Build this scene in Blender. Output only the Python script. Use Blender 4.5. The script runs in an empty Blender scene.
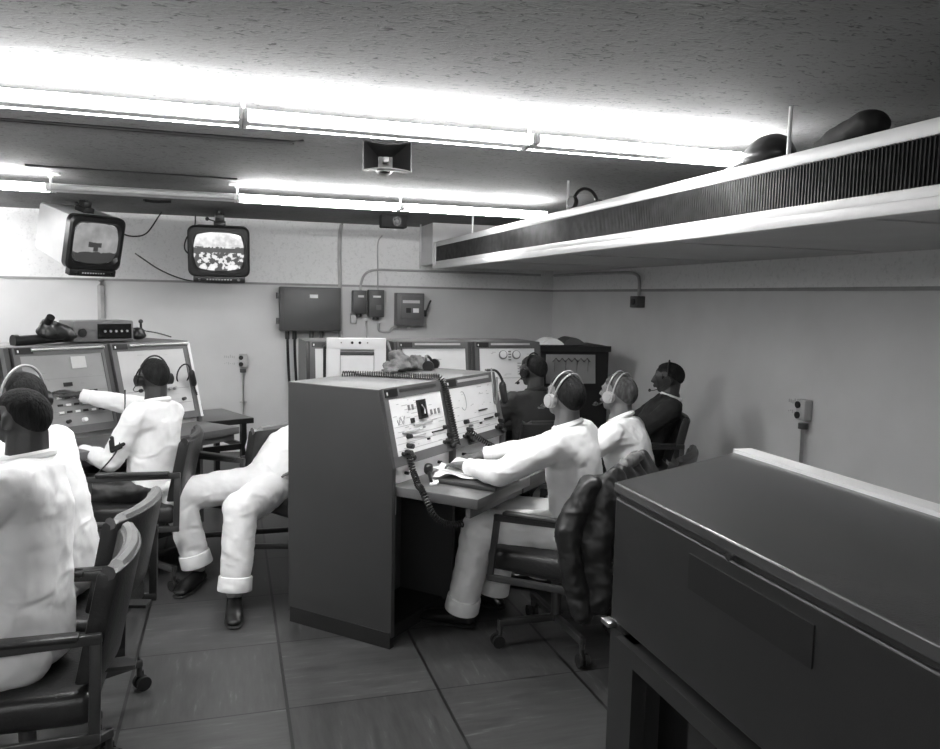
import bpy, bmesh, math, random
from mathutils import Vector, Matrix, Euler, noise
random.seed(7)
V=Vector; PI=math.pi
C=bpy.context.scene.collection
def R(d): return math.radians(d)

# ---------------------------------------------------------------- materials
def nt(name):
    m=bpy.data.materials.new(name); m.use_nodes=True
    n=m.node_tree.nodes; l=m.node_tree.links
    return m,n,l,n['Principled BSDF']
def g(v): return (v,v,v,1)
def mat(name,val,rough=.6,metal=0.,var=.12,scale=9.,bump=.0,bscale=60.,stretch=None,coat=0.):
    m,n,l,b=nt(name)
    b.inputs['Roughness'].default_value=rough; b.inputs['Metallic'].default_value=metal
    b.inputs['Coat Weight'].default_value=coat
    tc=n.new('ShaderNodeTexCoord'); mp=n.new('ShaderNodeMapping'); l.new(tc.outputs['Object'],mp.inputs[0])
    if stretch: mp.inputs['Scale'].default_value=stretch
    t=n.new('ShaderNodeTexNoise'); t.inputs['Scale'].default_value=scale; t.inputs['Detail'].default_value=6
    l.new(mp.outputs[0],t.inputs['Vector'])
    r=n.new('ShaderNodeValToRGB'); r.color_ramp.elements[0].position=.3; r.color_ramp.elements[1].position=.7
    r.color_ramp.elements[0].color=g(val*(1-var)); r.color_ramp.elements[1].color=g(min(1,val*(1+var)))
    l.new(t.outputs['Fac'],r.inputs[0]); l.new(r.outputs[0],b.inputs['Base Color'])
    if bump:
        t2=n.new('ShaderNodeTexNoise'); t2.inputs['Scale'].default_value=bscale; t2.inputs['Detail'].default_value=4
        l.new(mp.outputs[0],t2.inputs['Vector'])
        bp=n.new('ShaderNodeBump'); bp.inputs['Strength'].default_value=bump; bp.inputs['Distance'].default_value=.01
        l.new(t2.outputs['Fac'],bp.inputs['Height']); l.new(bp.outputs[0],b.inputs['Normal'])
    return m
def emis(name,val,strength):
    m,n,l,b=nt(name); b.inputs['Base Color'].default_value=g(.8)
    b.inputs['Emission Color'].default_value=g(val); b.inputs['Emission Strength'].default_value=strength
    return m
M={}
M['wall_low']=mat('wall_paint',.60,.55,var=.04,scale=3,bump=.05,bscale=25)
M['ceiling']=None
M['trim']=mat('wall_trim',.28,.5)
M['white_enamel']=mat('white_enamel',.78,.35,var=.03)
M['duct_white']=mat('duct_white',.55,.4,var=.04)
M['duct_under']=mat('duct_under',.5,.5,var=.06,scale=3)
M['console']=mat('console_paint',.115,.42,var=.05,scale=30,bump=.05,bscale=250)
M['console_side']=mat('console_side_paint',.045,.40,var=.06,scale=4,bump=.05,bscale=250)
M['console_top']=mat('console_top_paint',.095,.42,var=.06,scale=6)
M['desk']=mat('desk_laminate',.12,.35,var=.08,scale=12)
M['panel_white']=mat('panel_white',.80,.4,var=.03)
M['panel_grey']=mat('panel_grey',.26,.45,var=.06)
M['panel_light']=mat('panel_light',.50,.5,var=.05)
M['ink']=mat('ink_grey',.22,.6)
M['ink_pale']=mat('ink_pale',.42,.6)
M['black']=mat('black_plastic',.012,.35)
M['black_gloss']=mat('black_gloss',.008,.08)
M['black_matte']=mat('black_matte',.012,.75)
M['steel']=mat('brushed_steel',.42,.3,metal=.9)
M['chrome']=mat('chrome',.7,.15,metal=1)
M['pipe']=mat('pipe_grey',.42,.5)
M['box_grey']=mat('electrical_box_grey',.075,.45,var=.06)
M['box_mid']=mat('electrical_box_mid',.13,.45,var=.06)
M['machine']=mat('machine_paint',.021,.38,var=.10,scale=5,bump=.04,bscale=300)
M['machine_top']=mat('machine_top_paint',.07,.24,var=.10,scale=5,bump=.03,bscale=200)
M['machine_vent']=mat('machine_vent',.010,.45)
M['leather']=mat('chair_vinyl',.024,.38,var=.15,scale=20,bump=.15,bscale=90)
M['leather_dark']=mat('chair_vinyl_dark',.028,.4,var=.15,scale=20,bump=.15,bscale=90)
M['lit_top_and_brim']=mat('lit_top_and_brim_vinyl',.12,.45,var=.1,scale=20)  # pale tone paints light on the chair tops; also colours the cap brim
M['chair_metal']=mat('chair_metal',.07,.35,metal=.4)
M['cloth']=mat('white_cotton',.86,.85,var=.03,scale=14,bump=.35,bscale=22,stretch=(1,1,1))
M['cloth_fine']=mat('white_trousers',.80,.85,var=.05,scale=14,bump=.35,bscale=22)
M['cloth_dark']=mat('dark_wool',.02,.85,var=.2,scale=12,bump=.3,bscale=25)
M['cloth_grey']=mat('dark_shirt',.035,.85,var=.2,scale=12,bump=.3,bscale=25)
M['jacket']=mat('jacket_leather',.05,.5,var=.35,scale=9,bump=.5,bscale=16)
M['rag']=mat('crumpled_cloth',.16,.8,var=.5,scale=22,bump=.5,bscale=30)
M['skin']=mat('skin',.13,.55,var=.10,scale=15,bump=.08,bscale=120)
M['skin_mid']=mat('skin_mid',.20,.55,var=.10,scale=15,bump=.08,bscale=120)
M['skin_dark']=mat('skin_dark',.04,.5,var=.12,scale=15,bump=.08,bscale=120)
M['hair']=mat('hair',.016,.6,var=.4,scale=60,bump=.6,bscale=130,stretch=(1,1,.3))
M['hair_grey']=mat('hair_grey',.07,.65,var=.5,scale=60,bump=.6,bscale=130,stretch=(1,1,.3))
for k_ in ('hair','hair_grey'): M[k_].node_tree.nodes['Principled BSDF'].inputs['Specular IOR Level'].default_value=.15; M[k_].node_tree.nodes['Principled BSDF'].inputs['Roughness'].default_value=.85
M['sock']=mat('sock',.35,.9)
M['eye']=mat('eye_white',.10,.2)
M['shoe']=mat('black_shoe_leather',.010,.3,var=.2)
M['rubber']=mat('rubber',.015,.7)
M['headset_light']=mat('headset_light',.36,.35)
M['paper']=mat('paper',.82,.8,var=.03)
M['brown_dark']=mat('binder_cover',.045,.4,var=.2)
M['tube']=emis('fluorescent_tube',1,26)
M['tube_off']=mat('unlit_tube',.55,.25)
M['bulb']=emis('indicator_lamp',1,3)

def cloth(name,val,amp=.9):
    m,n,l,b=nt(name); b.inputs['Roughness'].default_value=.9; b.inputs['Base Color'].default_value=g(val)
    tc=n.new('ShaderNodeTexCoord'); mp=n.new('ShaderNodeMapping'); mp.inputs['Rotation'].default_value=(.3,.4,.2); mp.inputs['Scale'].default_value=(1,1,2.2); l.new(tc.outputs['Object'],mp.inputs[0])
    t=n.new('ShaderNodeTexNoise'); t.noise_type='RIDGED_MULTIFRACTAL'; t.inputs['Scale'].default_value=5.5; t.inputs['Detail'].default_value=2.5; t.inputs['Distortion'].default_value=.9
    l.new(mp.outputs[0],t.inputs[0])
    bp=n.new('ShaderNodeBump'); bp.inputs['Strength'].default_value=amp; bp.inputs['Distance'].default_value=.02
    l.new(t.outputs[0],bp.inputs['Height']); l.new(bp.outputs[0],b.inputs['Normal'])
    return m
M['cloth']=cloth('white_cotton',.88,.55); M['cloth_fine']=cloth('white_trousers',.84,.7)
M['cloth_dark']=cloth('dark_wool',.016,.7); M['cloth_grey']=cloth('dark_shirt',.03,.7); M['jacket']=cloth('jacket_leather',.02,.8); M['jacket'].node_tree.nodes['Principled BSDF'].inputs['Roughness'].default_value=.42
def wall_upper():
    m,n,l,b=nt('upper_wall_board'); b.inputs['Roughness'].default_value=.8
    tc=n.new('ShaderNodeTexCoord')
    t=n.new('ShaderNodeTexNoise'); t.inputs['Scale'].default_value=38; t.inputs['Detail'].default_value=5; t.inputs['Roughness'].default_value=.7
    l.new(tc.outputs['Object'],t.inputs[0])
    r=n.new('ShaderNodeValToRGB'); r.color_ramp.elements[0].position=.30; r.color_ramp.elements[0].color=g(.64)
    r.color_ramp.elements[1].position=.48; r.color_ramp.elements[1].color=g(.78)
    l.new(t.outputs['Fac'],r.inputs[0]); l.new(r.outputs[0],b.inputs['Base Color'])
    bp=n.new('ShaderNodeBump'); bp.inputs['Strength'].default_value=.3; bp.inputs['Distance'].default_value=.01
    l.new(t.outputs['Fac'],bp.inputs['Height']); l.new(bp.outputs[0],b.inputs['Normal'])
    return m
M['wall_up']=wall_upper()
def ceiling_mat():
    m,n,l,b=nt('ceiling_board'); b.inputs['Roughness'].default_value=.85
    tc=n.new('ShaderNodeTexCoord')
    mp=n.new('ShaderNodeMapping'); mp.inputs['Rotation'].default_value=(0,0,.6); mp.inputs['Scale'].default_value=(1,2.2,1)
    l.new(tc.outputs['Object'],mp.inputs[0])
    t=n.new('ShaderNodeTexNoise'); t.inputs['Scale'].default_value=26; t.inputs['Detail'].default_value=4; t.inputs['Distortion'].default_value=1.2
    l.new(mp.outputs[0],t.inputs[0])
    r=n.new('ShaderNodeValToRGB'); e=r.color_ramp.elements
    e[0].position=.33; e[0].color=g(.085); e[1].position=.42; e[1].color=g(.235)
    l.new(t.outputs['Fac'],r.inputs[0])
    t2=n.new('ShaderNodeTexNoise'); t2.inputs['Scale'].default_value=1.3; l.new(tc.outputs['Object'],t2.inputs[0])
    mx=n.new('ShaderNodeMix'); mx.data_type='RGBA'; mx.blend_type='MULTIPLY'; mx.inputs[0].default_value=.5
    l.new(r.outputs[0],mx.inputs[6]); l.new(t2.outputs['Fac'],mx.inputs[7]); l.new(mx.outputs[2],b.inputs['Base Color'])
    bp=n.new('ShaderNodeBump'); bp.inputs['Strength'].default_value=.5; bp.inputs['Distance'].default_value=.01
    l.new(t.outputs['Fac'],bp.inputs['Height']); l.new(bp.outputs[0],b.inputs['Normal'])
    return m
M['ceiling']=ceiling_mat()
def floor_mat():
    m,n,l,b=nt('floor_tiles')
    def N(t,**k):
        x=n.new(t)
        for a,v in k.items(): setattr(x,a,v)
        return x
    def math_(op,a,bv=None):
        x=N('ShaderNodeMath',operation=op)
        for i,s in enumerate((a,bv)):
            if s is None: continue
            if isinstance(s,(int,float)): x.inputs[i].default_value=s
            else: l.new(s,x.inputs[i])
        return x.outputs[0]
    tc=N('ShaderNodeTexCoord'); sp=N('ShaderNodeSeparateXYZ'); l.new(tc.outputs['Object'],sp.inputs[0])
    T=.6045
    ux=math_('DIVIDE',math_('ADD',sp.outputs[0],.403),T); uy=math_('DIVIDE',math_('SUBTRACT',sp.outputs[1],2.98),T)
    fx=math_('FLOOR',ux); fy=math_('FLOOR',uy)
    dx=math_('ABSOLUTE',math_('SUBTRACT',ux,math_('ROUND',ux))); dy=math_('ABSOLUTE',math_('SUBTRACT',uy,math_('ROUND',uy)))
    gx=math_('LESS_THAN',dx,.0105); gy=math_('LESS_THAN',dy,.006); gr=math_('MAXIMUM',gx,gy)
    par=math_('MODULO',math_('ADD',math_('ADD',fx,fy),100),2)
    cid=math_('ADD',math_('MULTIPLY',fx,13.7),math_('MULTIPLY',fy,7.3))
    def streak(sx,sy):
        cb=N('ShaderNodeCombineXYZ'); l.new(math_('MULTIPLY',sp.outputs[0],sx),cb.inputs[0]); l.new(math_('MULTIPLY',sp.outputs[1],sy),cb.inputs[1]); l.new(cid,cb.inputs[2])
        t=N('ShaderNodeTexNoise'); t.inputs['Scale'].default_value=1; t.inputs['Detail'].default_value=6; t.inputs['Roughness'].default_value=.65
        l.new(cb.outputs[0],t.inputs[0]); return t.outputs['Fac']
    a=streak(38,5); c=streak(5,38)
    mx=N('ShaderNodeMix'); mx.data_type='FLOAT'; l.new(par,mx.inputs[0]); l.new(a,mx.inputs[2]); l.new(c,mx.inputs[3])
    r=N('ShaderNodeValToRGB'); e=r.color_ramp.elements; e[0].position=.35; e[0].color=g(.034); e[1].position=.78; e[1].color=g(.14)
    x=e.new(.6); x.color=g(.058)
    l.new(mx.outputs[0],r.inputs[0])
    wn=N('ShaderNodeTexWhiteNoise'); wn.noise_dimensions='1D'; l.new(cid,wn.inputs['W'])
    br=math_('ADD',math_('MULTIPLY',wn.outputs[0],.35),.8)
    m1=N('ShaderNodeMix',data_type='RGBA',blend_type='MULTIPLY'); m1.inputs[0].default_value=1; l.new(r.outputs[0],m1.inputs[6]); l.new(br,m1.inputs[7])
    m2=N('ShaderNodeMix',data_type='RGBA'); l.new(gr,m2.inputs[0]); l.new(m1.outputs[2],m2.inputs[6]); m2.inputs[7].default_value=g(.006)
    l.new(m2.outputs[2],b.inputs['Base Color'])
    rr=math_('ADD',math_('MULTIPLY',mx.outputs[0],.3),.28); l.new(rr,b.inputs['Roughness'])
    return m
M['floor']=floor_mat()

# ---------------------------------------------------------------- mesh helpers
def frame(d,up=V((0,0,1))):
    d=d.normalized()
    if abs(d.dot(up))>.97: up=V((1,0,0))
    x=d.cross(up).normalized(); y=x.cross(d).normalized()
    return x,y,d
_ico={}
def ico(sub):
    if sub not in _ico:
        t=bmesh.new(); bmesh.ops.create_icosphere(t,subdivisions=sub,radius=1); _ico[sub]=[v.co.copy() for v in t.verts]; t.free()
    return _ico[sub]
class MB:
    def __init__(s): s.bm=bmesh.new()
    def box(s,c,sz,rot=None,bev=0,seg=2):
        mt=Matrix.Translation(V(c))
        if rot is not None: mt=mt@(rot if isinstance(rot,Matrix) else Euler(rot).to_matrix()).to_4x4()
        mt=mt@Matrix.Diagonal((*sz,1))
        r=bmesh.ops.create_cube(s.bm,size=1,matrix=mt)
        if bev:
            ed=list({e for v in r['verts'] for e in v.link_edges})
            bmesh.ops.bevel(s.bm,geom=ed,offset=bev,segments=seg,affect='EDGES',profile=.5)
        return s
    def bx(s,x0,x1,y0,y1,z0,z1,bev=0): return s.box(((x0+x1)/2,(y0+y1)/2,(z0+z1)/2),(abs(x1-x0),abs(y1-y0),abs(z1-z0)),None,bev)
    def cyl(s,p,q,r,n=14,r2=None):
        p=V(p);q=V(q);d=q-p
        x,y,z=frame(d); m=Matrix((x,y,z)).transposed().to_4x4(); m.translation=(p+q)/2
        bmesh.ops.create_cone(s.bm,cap_ends=True,segments=n,radius1=r,radius2=r if r2 is None else r2,depth=d.length,matrix=m)
        return s
    def tube(s,pts,r,n=8,cap=True):
        pts=[V(p) for p in pts]; rings=[]; up=V((0,0,1)); px=None
        for i,p in enumerate(pts):
            d=(pts[min(i+1,len(pts)-1)]-pts[max(i-1,0)])
            if d.length<1e-9: d=V((0,0,1))
            d.normalize()
            if px is None: x,y,_=frame(d)
            else:
                x=(px-d*px.dot(d)); x=x.normalized() if x.length>1e-6 else frame(d)[0]; y=d.cross(x)
            px=x; rr=r[i] if isinstance(r,(list,tuple)) else r
            rings.append([s.bm.verts.new(p+x*math.cos(2*PI*k/n)*rr+y*math.sin(2*PI*k/n)*rr) for k in range(n)])
        for a,b in zip(rings,rings[1:]):
            for k in range(n): s.bm.faces.new((a[k],a[(k+1)%n],b[(k+1)%n],b[k]))
        if cap:
            s.bm.faces.new(rings[0][::-1]); s.bm.faces.new(rings[-1])
        return s
    def sph(s,c,r,rot=None,sub=3):
        if isinstance(r,(int,float)): r=(r,r,r)
        mt=Matrix.Translation(V(c))
        if rot is not None: mt=mt@rot.to_4x4()
        bmesh.ops.create_icosphere(s.bm,subdivisions=sub,radius=1,matrix=mt@Matrix.Diagonal((*r,1)))
        return s
    def hull(s,items,sub=2):
        t=bmesh.new()
        for it in items:
            c,r=V(it[0]),it[1]; rot=it[2] if len(it)>2 else None
            if isinstance(r,(int,float)): r=(r,r,r)
            for p in ico(sub):
                q=V((p.x*r[0],p.y*r[1],p.z*r[2])); t.verts.new(c+(rot@q if rot is not None else q))
        bmesh.ops.convex_hull(t,input=list(t.verts))
        mp={}
        for f_ in t.faces:
            for v in f_.verts:
                if v not in mp: mp[v]=s.bm.verts.new(v.co)
            try: s.bm.faces.new([mp[v] for v in f_.verts])
            except ValueError: pass
        t.free(); return s
    def chain(s,pts,rad,sub=2):
        for i in range(len(pts)-1): s.hull([(pts[i],rad[i]),(pts[i+1],rad[i+1])],sub)
        return s
    def prism(s,poly,x0,x1,axis='x'):
        def mk(a,b,c):
            return {'x':(c,a,b),'y':(a,c,b),'z':(a,b,c)}[axis]
        A=[s.bm.verts.new(mk(p[0],p[1],x0)) for p in poly]; B=[s.bm.verts.new(mk(p[0],p[1],x1)) for p in poly]
        s.bm.faces.new(A); s.bm.faces.new(B[::-1])
        for i in range(len(poly)):
            j=(i+1)%len(poly); s.bm.faces.new((A[j],A[i],B[i],B[j]))
        return s
    def build(s,name,m,parent=None,label=None,smooth=True,bevel=0,remesh=None,sm=0,disp=None,sub=0):
        bmesh.ops.recalc_face_normals(s.bm,faces=s.bm.faces)
        me=bpy.data.meshes.new(name); s.bm.to_mesh(me); s.bm.free()
        o=bpy.data.objects.new(name,me); C.objects.link(o)
        mods=False
        if remesh:
            md=o.modifiers.new('r','REMESH'); md.mode='VOXEL'; md.voxel_size=remesh; mods=True
        if sm:
            md=o.modifiers.new('s','SMOOTH'); md.factor=.5; md.iterations=sm; mods=True
        if disp:
            st,sc,seed=disp
            tx=bpy.data.textures.new('fold','CLOUDS'); tx.noise_scale=sc; tx.noise_depth=2
            md=o.modifiers.new('d','DISPLACE'); md.texture=tx; md.strength=st; md.mid_level=.5; mods=True
            md=o.modifiers.new('s2','SMOOTH'); md.factor=.5; md.iterations=2
        if bevel:
            md=o.modifiers.new('b','BEVEL'); md.width=bevel; md.segments=2; md.limit_method='ANGLE'; mods=True
        if mods:
            dg=bpy.context.evaluated_depsgraph_get(); dg.update()
            me2=bpy.data.meshes.new_from_object(o.evaluated_get(dg)); o.modifiers.clear(); o.data=me2; bpy.data.meshes.remove(me)
        o.data.materials.clear(); o.data.materials.append(M[m] if isinstance(m,str) else m)
        if smooth:
            if remesh:
                for p in o.data.polygons: p.use_smooth=True
            else:
                for p in o.data.polygons: p.use_smooth=True
                b2=bmesh.new(); b2.from_mesh(o.data)
                for e in b2.edges:
                    if len(e.link_faces)!=2 or e.calc_face_angle(3)>R(35): e.smooth=False
                b2.to_mesh(o.data); b2.free()
        if parent: o.parent=parent
        if label: o['label']=label
        return o
def tag(o,label,cat,group=None,kind=None):
    o['label']=label; o['category']=cat
    if group: o['group']=group
    if kind: o['kind']=kind
    return o
def thing(name,label,cat,loc=(0,0,0),rz=0,group=None):
    o=bpy.data.objects.new(name,None); C.objects.link(o); o.location=loc; o.rotation_euler=(0,0,R(rz))
    o.empty_display_size=.1
    return tag(o,label,cat,group)
def struct(o): o['kind']='structure'; return o
def spline(pts,n=10):
    pts=[V(p) for p in pts]; out=[]
    P=[pts[0]*2-pts[1]]+pts+[pts[-1]*2-pts[-2]]
    for i in range(1,len(P)-2):
        for k in range(n):
            t=k/n; a,b,c,d=P[i-1],P[i],P[i+1],P[i+2]
            out.append(.5*((2*b)+(c-a)*t+(2*a-5*b+4*c-d)*t*t+(3*b-3*c+d-a)*t**3))
    out.append(pts[-1]); return out
def coil(pts,rad=.011,wire=.0032,pitch=.011,k=9):
    sp=spline(pts,24); L=[0]
    for a,b in zip(sp,sp[1:]): L.append(L[-1]+(b-a).length)
    n=int(L[-1]/pitch*k); out=[]; j=0; px=None
    for i in range(n+1):
        s=L[-1]*i/n
        while j<len(L)-2 and L[j+1]<s: j+=1
        f=(s-L[j])/max(1e-9,L[j+1]-L[j]); p=sp[j].lerp(sp[j+1],f); d=(sp[j+1]-sp[j]).normalized()
        if px is None: x=frame(d)[0]
        else: x=(px-d*px.dot(d)).normalized()
        px=x; y=d.cross(x); a=2*PI*i/k
        out.append(p+x*math.cos(a)*rad+y*math.sin(a)*rad)
    return MB().tube(out,wire,5)

# ---------------------------------------------------------------- room
XW,YW,ZC=3.46,8.2,2.335
XL,YF=-4.2,-2.2
struct(MB().bx(XL,XW,YF,YW,-.1,0).build('floor','floor'))
struct(MB().bx(XL,XW,YF,YW,ZC,ZC+.1).build('ceiling','ceiling'))
def wall(name,a,axis):
    # lower painted part and upper board part are one wall: two material slots
    x0,x1,y0,y1=a
    b=MB(); b.bx(x0,x1,y0,y1,0,1.70); o=b.build(name,'wall_low'); struct(o)
    b=MB(); b.bx(x0,x1,y0,y1,1.70,ZC); o2=b.build('upper_board','wall_up',o); return o
wall('wall_back',(XL,XW+.1,YW,YW+.1),0)
wall('wall_right',(XW,XW+.1,YF,YW),0)
wall('wall_left',(XL-.1,XL,YF,YW),0)
wall('wall_front',(XL-.1,XW+.1,YF-.1,YF),0)
struct(MB().bx(XL,XW-.012,YW-.012,YW,1.690,1.712).build('trim_1','trim'))
struct(MB().bx(XW-.012,XW,YF,YW,1.690,1.712).build('trim_2','trim'))

# ---------------------------------------------------------------- fluorescent lights
def fixture(x0,x1,y,lit,label,zf=0):
    t=thing('fluorescent_light',label,'ceiling light',((x0+x1)/2,y,ZC),0,'bare tube strip lights')
    w=(x1-x0)/2-.0015
    z1=-.072; z0=-.118
    b=MB(); b.box((0,0,(z0+z1)/2),(2*w,.085,z1-z0),bev=.006); b.build('channel','white_enamel',t)
    for s in (-1,1):
        for sy in (-.062,.062):
            MB().box((s*(w-.008),sy,-.098),(.016,.05,.042),bev=.004).build('lamp_holder','white_enamel',t)
    for sy in (-.066,.066):
        MB().cyl((-w+.014,sy,-.098),(w-.014,sy,-.098),.019,16).build('tube','tube' if lit else 'tube_off',t)
    b=MB(); b.cyl((-w,0,-.075),(-w,0,-.008),.008,10); b.build('hanger_stem','white_enamel',t)
    b=MB(); b.box((-w,0,-.008),(.11,.05,.016),bev=.005); b.cyl((-w,0,-.03),(-w,0,-.012),.016,12); b.build('canopy','white_enamel',t)
xs=[-3.34,-2.21,-1.08,.05,1.17,2.28]
pos=['leftmost','middle one','rightmost','fourth from left','fifth from left']
for i in range(5):
    a,b_=xs[i],xs[i+1]
    w=['near row of tubes, segment continuing it beyond the left edge','near row, segment at the left edge of the view','near row, segment above the two televisions','near row, segment passing over the ceiling horn loudspeaker','near row, right end segment reaching over the air duct'][i]
    fixture(a,b_,3.07,True,'lit white strip light, '+w)
    w=['segment continuing the far row beyond the left edge','far row, lit segment ending left of the televisions','far row, the only unlit segment, between the televisions','far row, lit segment right of the second television','far row, right end segment reaching over the air duct'][i]
    fixture(a,b_,5.62,i!=2,'white strip light, '+w)
for i in (1,2): fixture(xs[i],xs[i+1],-1.2,True,'lit white strip light added unseen behind the photographer, %s'%('left one','right one')[i-1])  # unseen strips added behind the camera to brighten the backs of the people
fixture(-3.05,-1.93,7.35,True,'lit white strip light added unseen near back wall, beyond the left edge beside the televisions')  # unseen strip added to brighten the left end of the back wall
# ---------------------------------------------------------------- ceiling pipes, horn, speaker
o=tag(MB().tube([(-4.1,3.83,2.318),(.28,3.90,2.318)],.008).tube([(-4.1,3.88,2.32),(.30,3.96,2.32)],.006).tube([(.28,3.90,2.318),(.34,3.92,2.332)],.008).build('ceiling_conduit','box_mid'),'thin twin conduit along the ceiling behind the near row of tubes','conduit')
o=tag(MB().tube([(-1.15,5.30,2.325),(.05,5.34,2.325)],.008).build('ceiling_pipe','box_mid'),'thin straight pipe on the ceiling in front of the unlit tube segment','pipe')
def horn(loc,rz,label,w,h,dp=.16,tilt=0):
    t=thing('horn_loudspeaker',label,'loudspeaker',loc,rz)
    # flared mouth facing -Y with concave sides
    b=MB(); n=10
    def ring(wd,hg,y,pin):
        pts=[]
        for k in range(n): u=-1+2*k/n; pts.append((u*wd,y,hg*(1-pin*(1-u*u))))
        for k in range(n): u=1-2*k/n; pts.append((wd,y,u*hg))
        for k in range(n): u=1-2*k/n; pts.append((u*wd,y,-hg*(1-pin*(1-u*u))))
        for k in range(n): u=-1+2*k/n; pts.append((-wd,y,u*hg))
        return [b.bm.verts.new(p) for p in pts]
    rs=[ring(w*.16,h*.2,.10,0),ring(w*.30,h*.34,.03,.05),ring(w*.42,h*.44,-.03,.12),ring(w*.5,h*.5,-.08,.2),ring(w*.53,h*.54,-.08,.2),ring(w*.46,h*.48,.0,.12),ring(w*.3,h*.36,.08,.05),ring(w*.2,h*.25,.12,0)]
    for a,c in zip(rs,rs[1:]):
        for k in range(len(a)): b.bm.faces.new((a[k],a[(k+1)%len(a)],c[(k+1)%len(a)],c[k]))
    b.bm.faces.new(rs[0]); b.bm.faces.new(rs[-1])
    b.build('horn','black',t)
    MB().box((0,.04,0),(w*.13,.05,h*.2),bev=.005).build('driver','panel_grey',t)
    b=MB(); b.cyl((0,.12,0),(0,.22,0),.05,16); b.build('magnet_housing','black',t)
    b=MB(); b.box((0,.17,.07),(.03,.02,.16)); b.build('bracket','black',t)
    return t
horn((.71,3.74,2.245),-8,'dark square horn loudspeaker hanging from the ceiling between the two light rows',.215,.13)
t=thing('wall_loudspeaker','small dark box loudspeaker on the ceiling near the far end of the air duct','loudspeaker',(1.42,7.12,2.275),0)
MB().box((0,0,0),(.235,.12,.115),bev=.01).build('cabinet','black_matte',t)
MB().cyl((0.02,-.075,0),(0.02,-.055,0),.042,20).build('cone','black',t); MB().sph((0.02,-.078,0),.018).build('cone_centre','panel_grey',t)
MB().box((0,.02,.058),(.06,.06,.01)).build('bracket','box_grey',t)

# ---------------------------------------------------------------- air duct along right wall
t=thing('air_duct','long white rectangular air duct with dark louvred grille along right wall','duct',(1.95,0,1.94),0)
Y0,Y1=-1.6,7.62
b=MB(); b.bx(.02,XW-1.95,Y0,Y1,-.04,.195); b.build('duct_body','duct_under',t)
b=MB(); b.bx(-.03,XW-1.95,Y1+.012,YW-.001,-.01,ZC-1.941); b.build('duct_neck','duct_white',t)
b=MB(); b.bx(-.012,.10,Y0,Y1+.01,.155,.205,.006); b.build('upper_rail','duct_white',t)
b=MB(); b.bx(-.012,.05,Y0,Y1+.01,-.026,.014,.005); b.bx(-.03,.03,Y0,Y1+.01,-.062,-.022,.004); b.build('lower_rail','duct_white',t)
b=MB(); b.bx(-.02,.05,Y1-.05,Y1+.01,-.04,.205,.005); b.build('end_frame','duct_white',t)
b=MB(); b.bx(-.001,.015,Y0,Y1-.03,.01,.157); b.build('grille_backing','black_matte',t)
gm=mat('louvre_metal',.06,.28,metal=.55,var=.35,scale=14)
b=MB(); y=Y0+.02
while y<Y1-.06:
    b.box((-.004,y,.0855),(.012,.004,.142),(0,0,R(20))); y+=.016
o=b.build('louvre_slats',gm,t,smooth=False); o['kind']='stuff'
for y in (2.2,3.5,4.8,6.1): MB().bx(.02,1.4,y,y+.012,-.046,-.039).build('seam_strip','duct_white',t)
for i,(y,w) in enumerate([(2.53,'behind the dark peaked cap'),(4.55,'beside the headphones'),(6.55,'near the far end of the duct'),(1.55,'right of the soft hat')]):
    tag(MB().cyl((2.0,y,2.13),(2.0,y,ZC),.008,10).build('hanger_rod','duct_white'),'white hanger rod holding the air duct, '+w,'rod','rods holding the air duct')
# objects on the duct
ZT=1.94+.205
t=thing('peaked_cap','dark rounded cap with a short brim lying on the air duct beside a hanger rod','cap',(2.09,2.76,ZT),12); t.scale=(1.12,1.15,1.2)
MB().hull([((0,0,.045),(.085,.10,.05)),((0,-.01,.07),(.065,.075,.045))],3).build('crown','black',t,remesh=.007,sm=2,disp=(.006,.05,1))
MB().hull([((0,.11,.012),(.07,.07,.007)),((0,.04,.02),(.085,.05,.012))],3).build('brim','lit_top_and_brim',t)
t=thing('soft_hat','dark soft garrison hat lying on the air duct near right edge','hat',(2.08,2.30,ZT),0); t.scale=(1.0,1.05,1.0)
b=MB(); b.hull([((0,-.06,.07),(.06,.08,.05)),((0,.04,.05),(.055,.09,.04))],3); b.hull([((0,.05,.04),(.05,.06,.03)),((0,.13,.033),(.045,.035,.03))],3)
b.build('hat_body','black_matte',t,remesh=.008,sm=3,disp=(.012,.05,1))
def headset(parent,col='black',r=.088,z=0,mic=True,double=False):
    # local: head centre at origin, facing +Y, ear at ±X
    b=MB()
    for yy in ((-.012,.012) if double else (0,)):
        b.tube([(math.cos(a)*r,yy*1.6,math.sin(a)*(r+.042)) for a in [PI*k/20 for k in range(21)]],.005 if not double else .004,8)
    b.build('headband',col,parent)
    for s in (-1,1):
        b=MB(); b.cyl((s*(r-.014),0,-.005),(s*(r+.014),0,-.005),.032,18); b.cyl((s*(r+.014),0,-.005),(s*(r+.02),0,-.005),.022,18)
        b.build('ear_cup','black' if s>0 else col,parent)
    if mic:
        b=MB(); b.tube(spline([(-r-.008,.0,-.02),(-r-.005,.05,-.06),(-.05,.115,-.085),(-.015,.125,-.085)],6),.003,6); b.sph((-.012,.125,-.085),(.016,.01,.012),sub=2)
        b.build('microphone_boom','black',parent)
t=thing('headphones','dark headphones standing on the air duct beside the middle hanger rod','headphones',(2.06,4.42,ZT+.012),15)
b=MB(); b.tube([(math.cos(a)*.095,0,max(0,math.sin(a))*.10+.015) for a in [PI*k/20 for k in range(21)]],.010,8); b.build('headband','black',t)
for s in (-1,1): MB().cyl((s*.085,0,.028),(s*.115,0,.028),.034,18).build('ear_cup','black',t)

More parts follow.
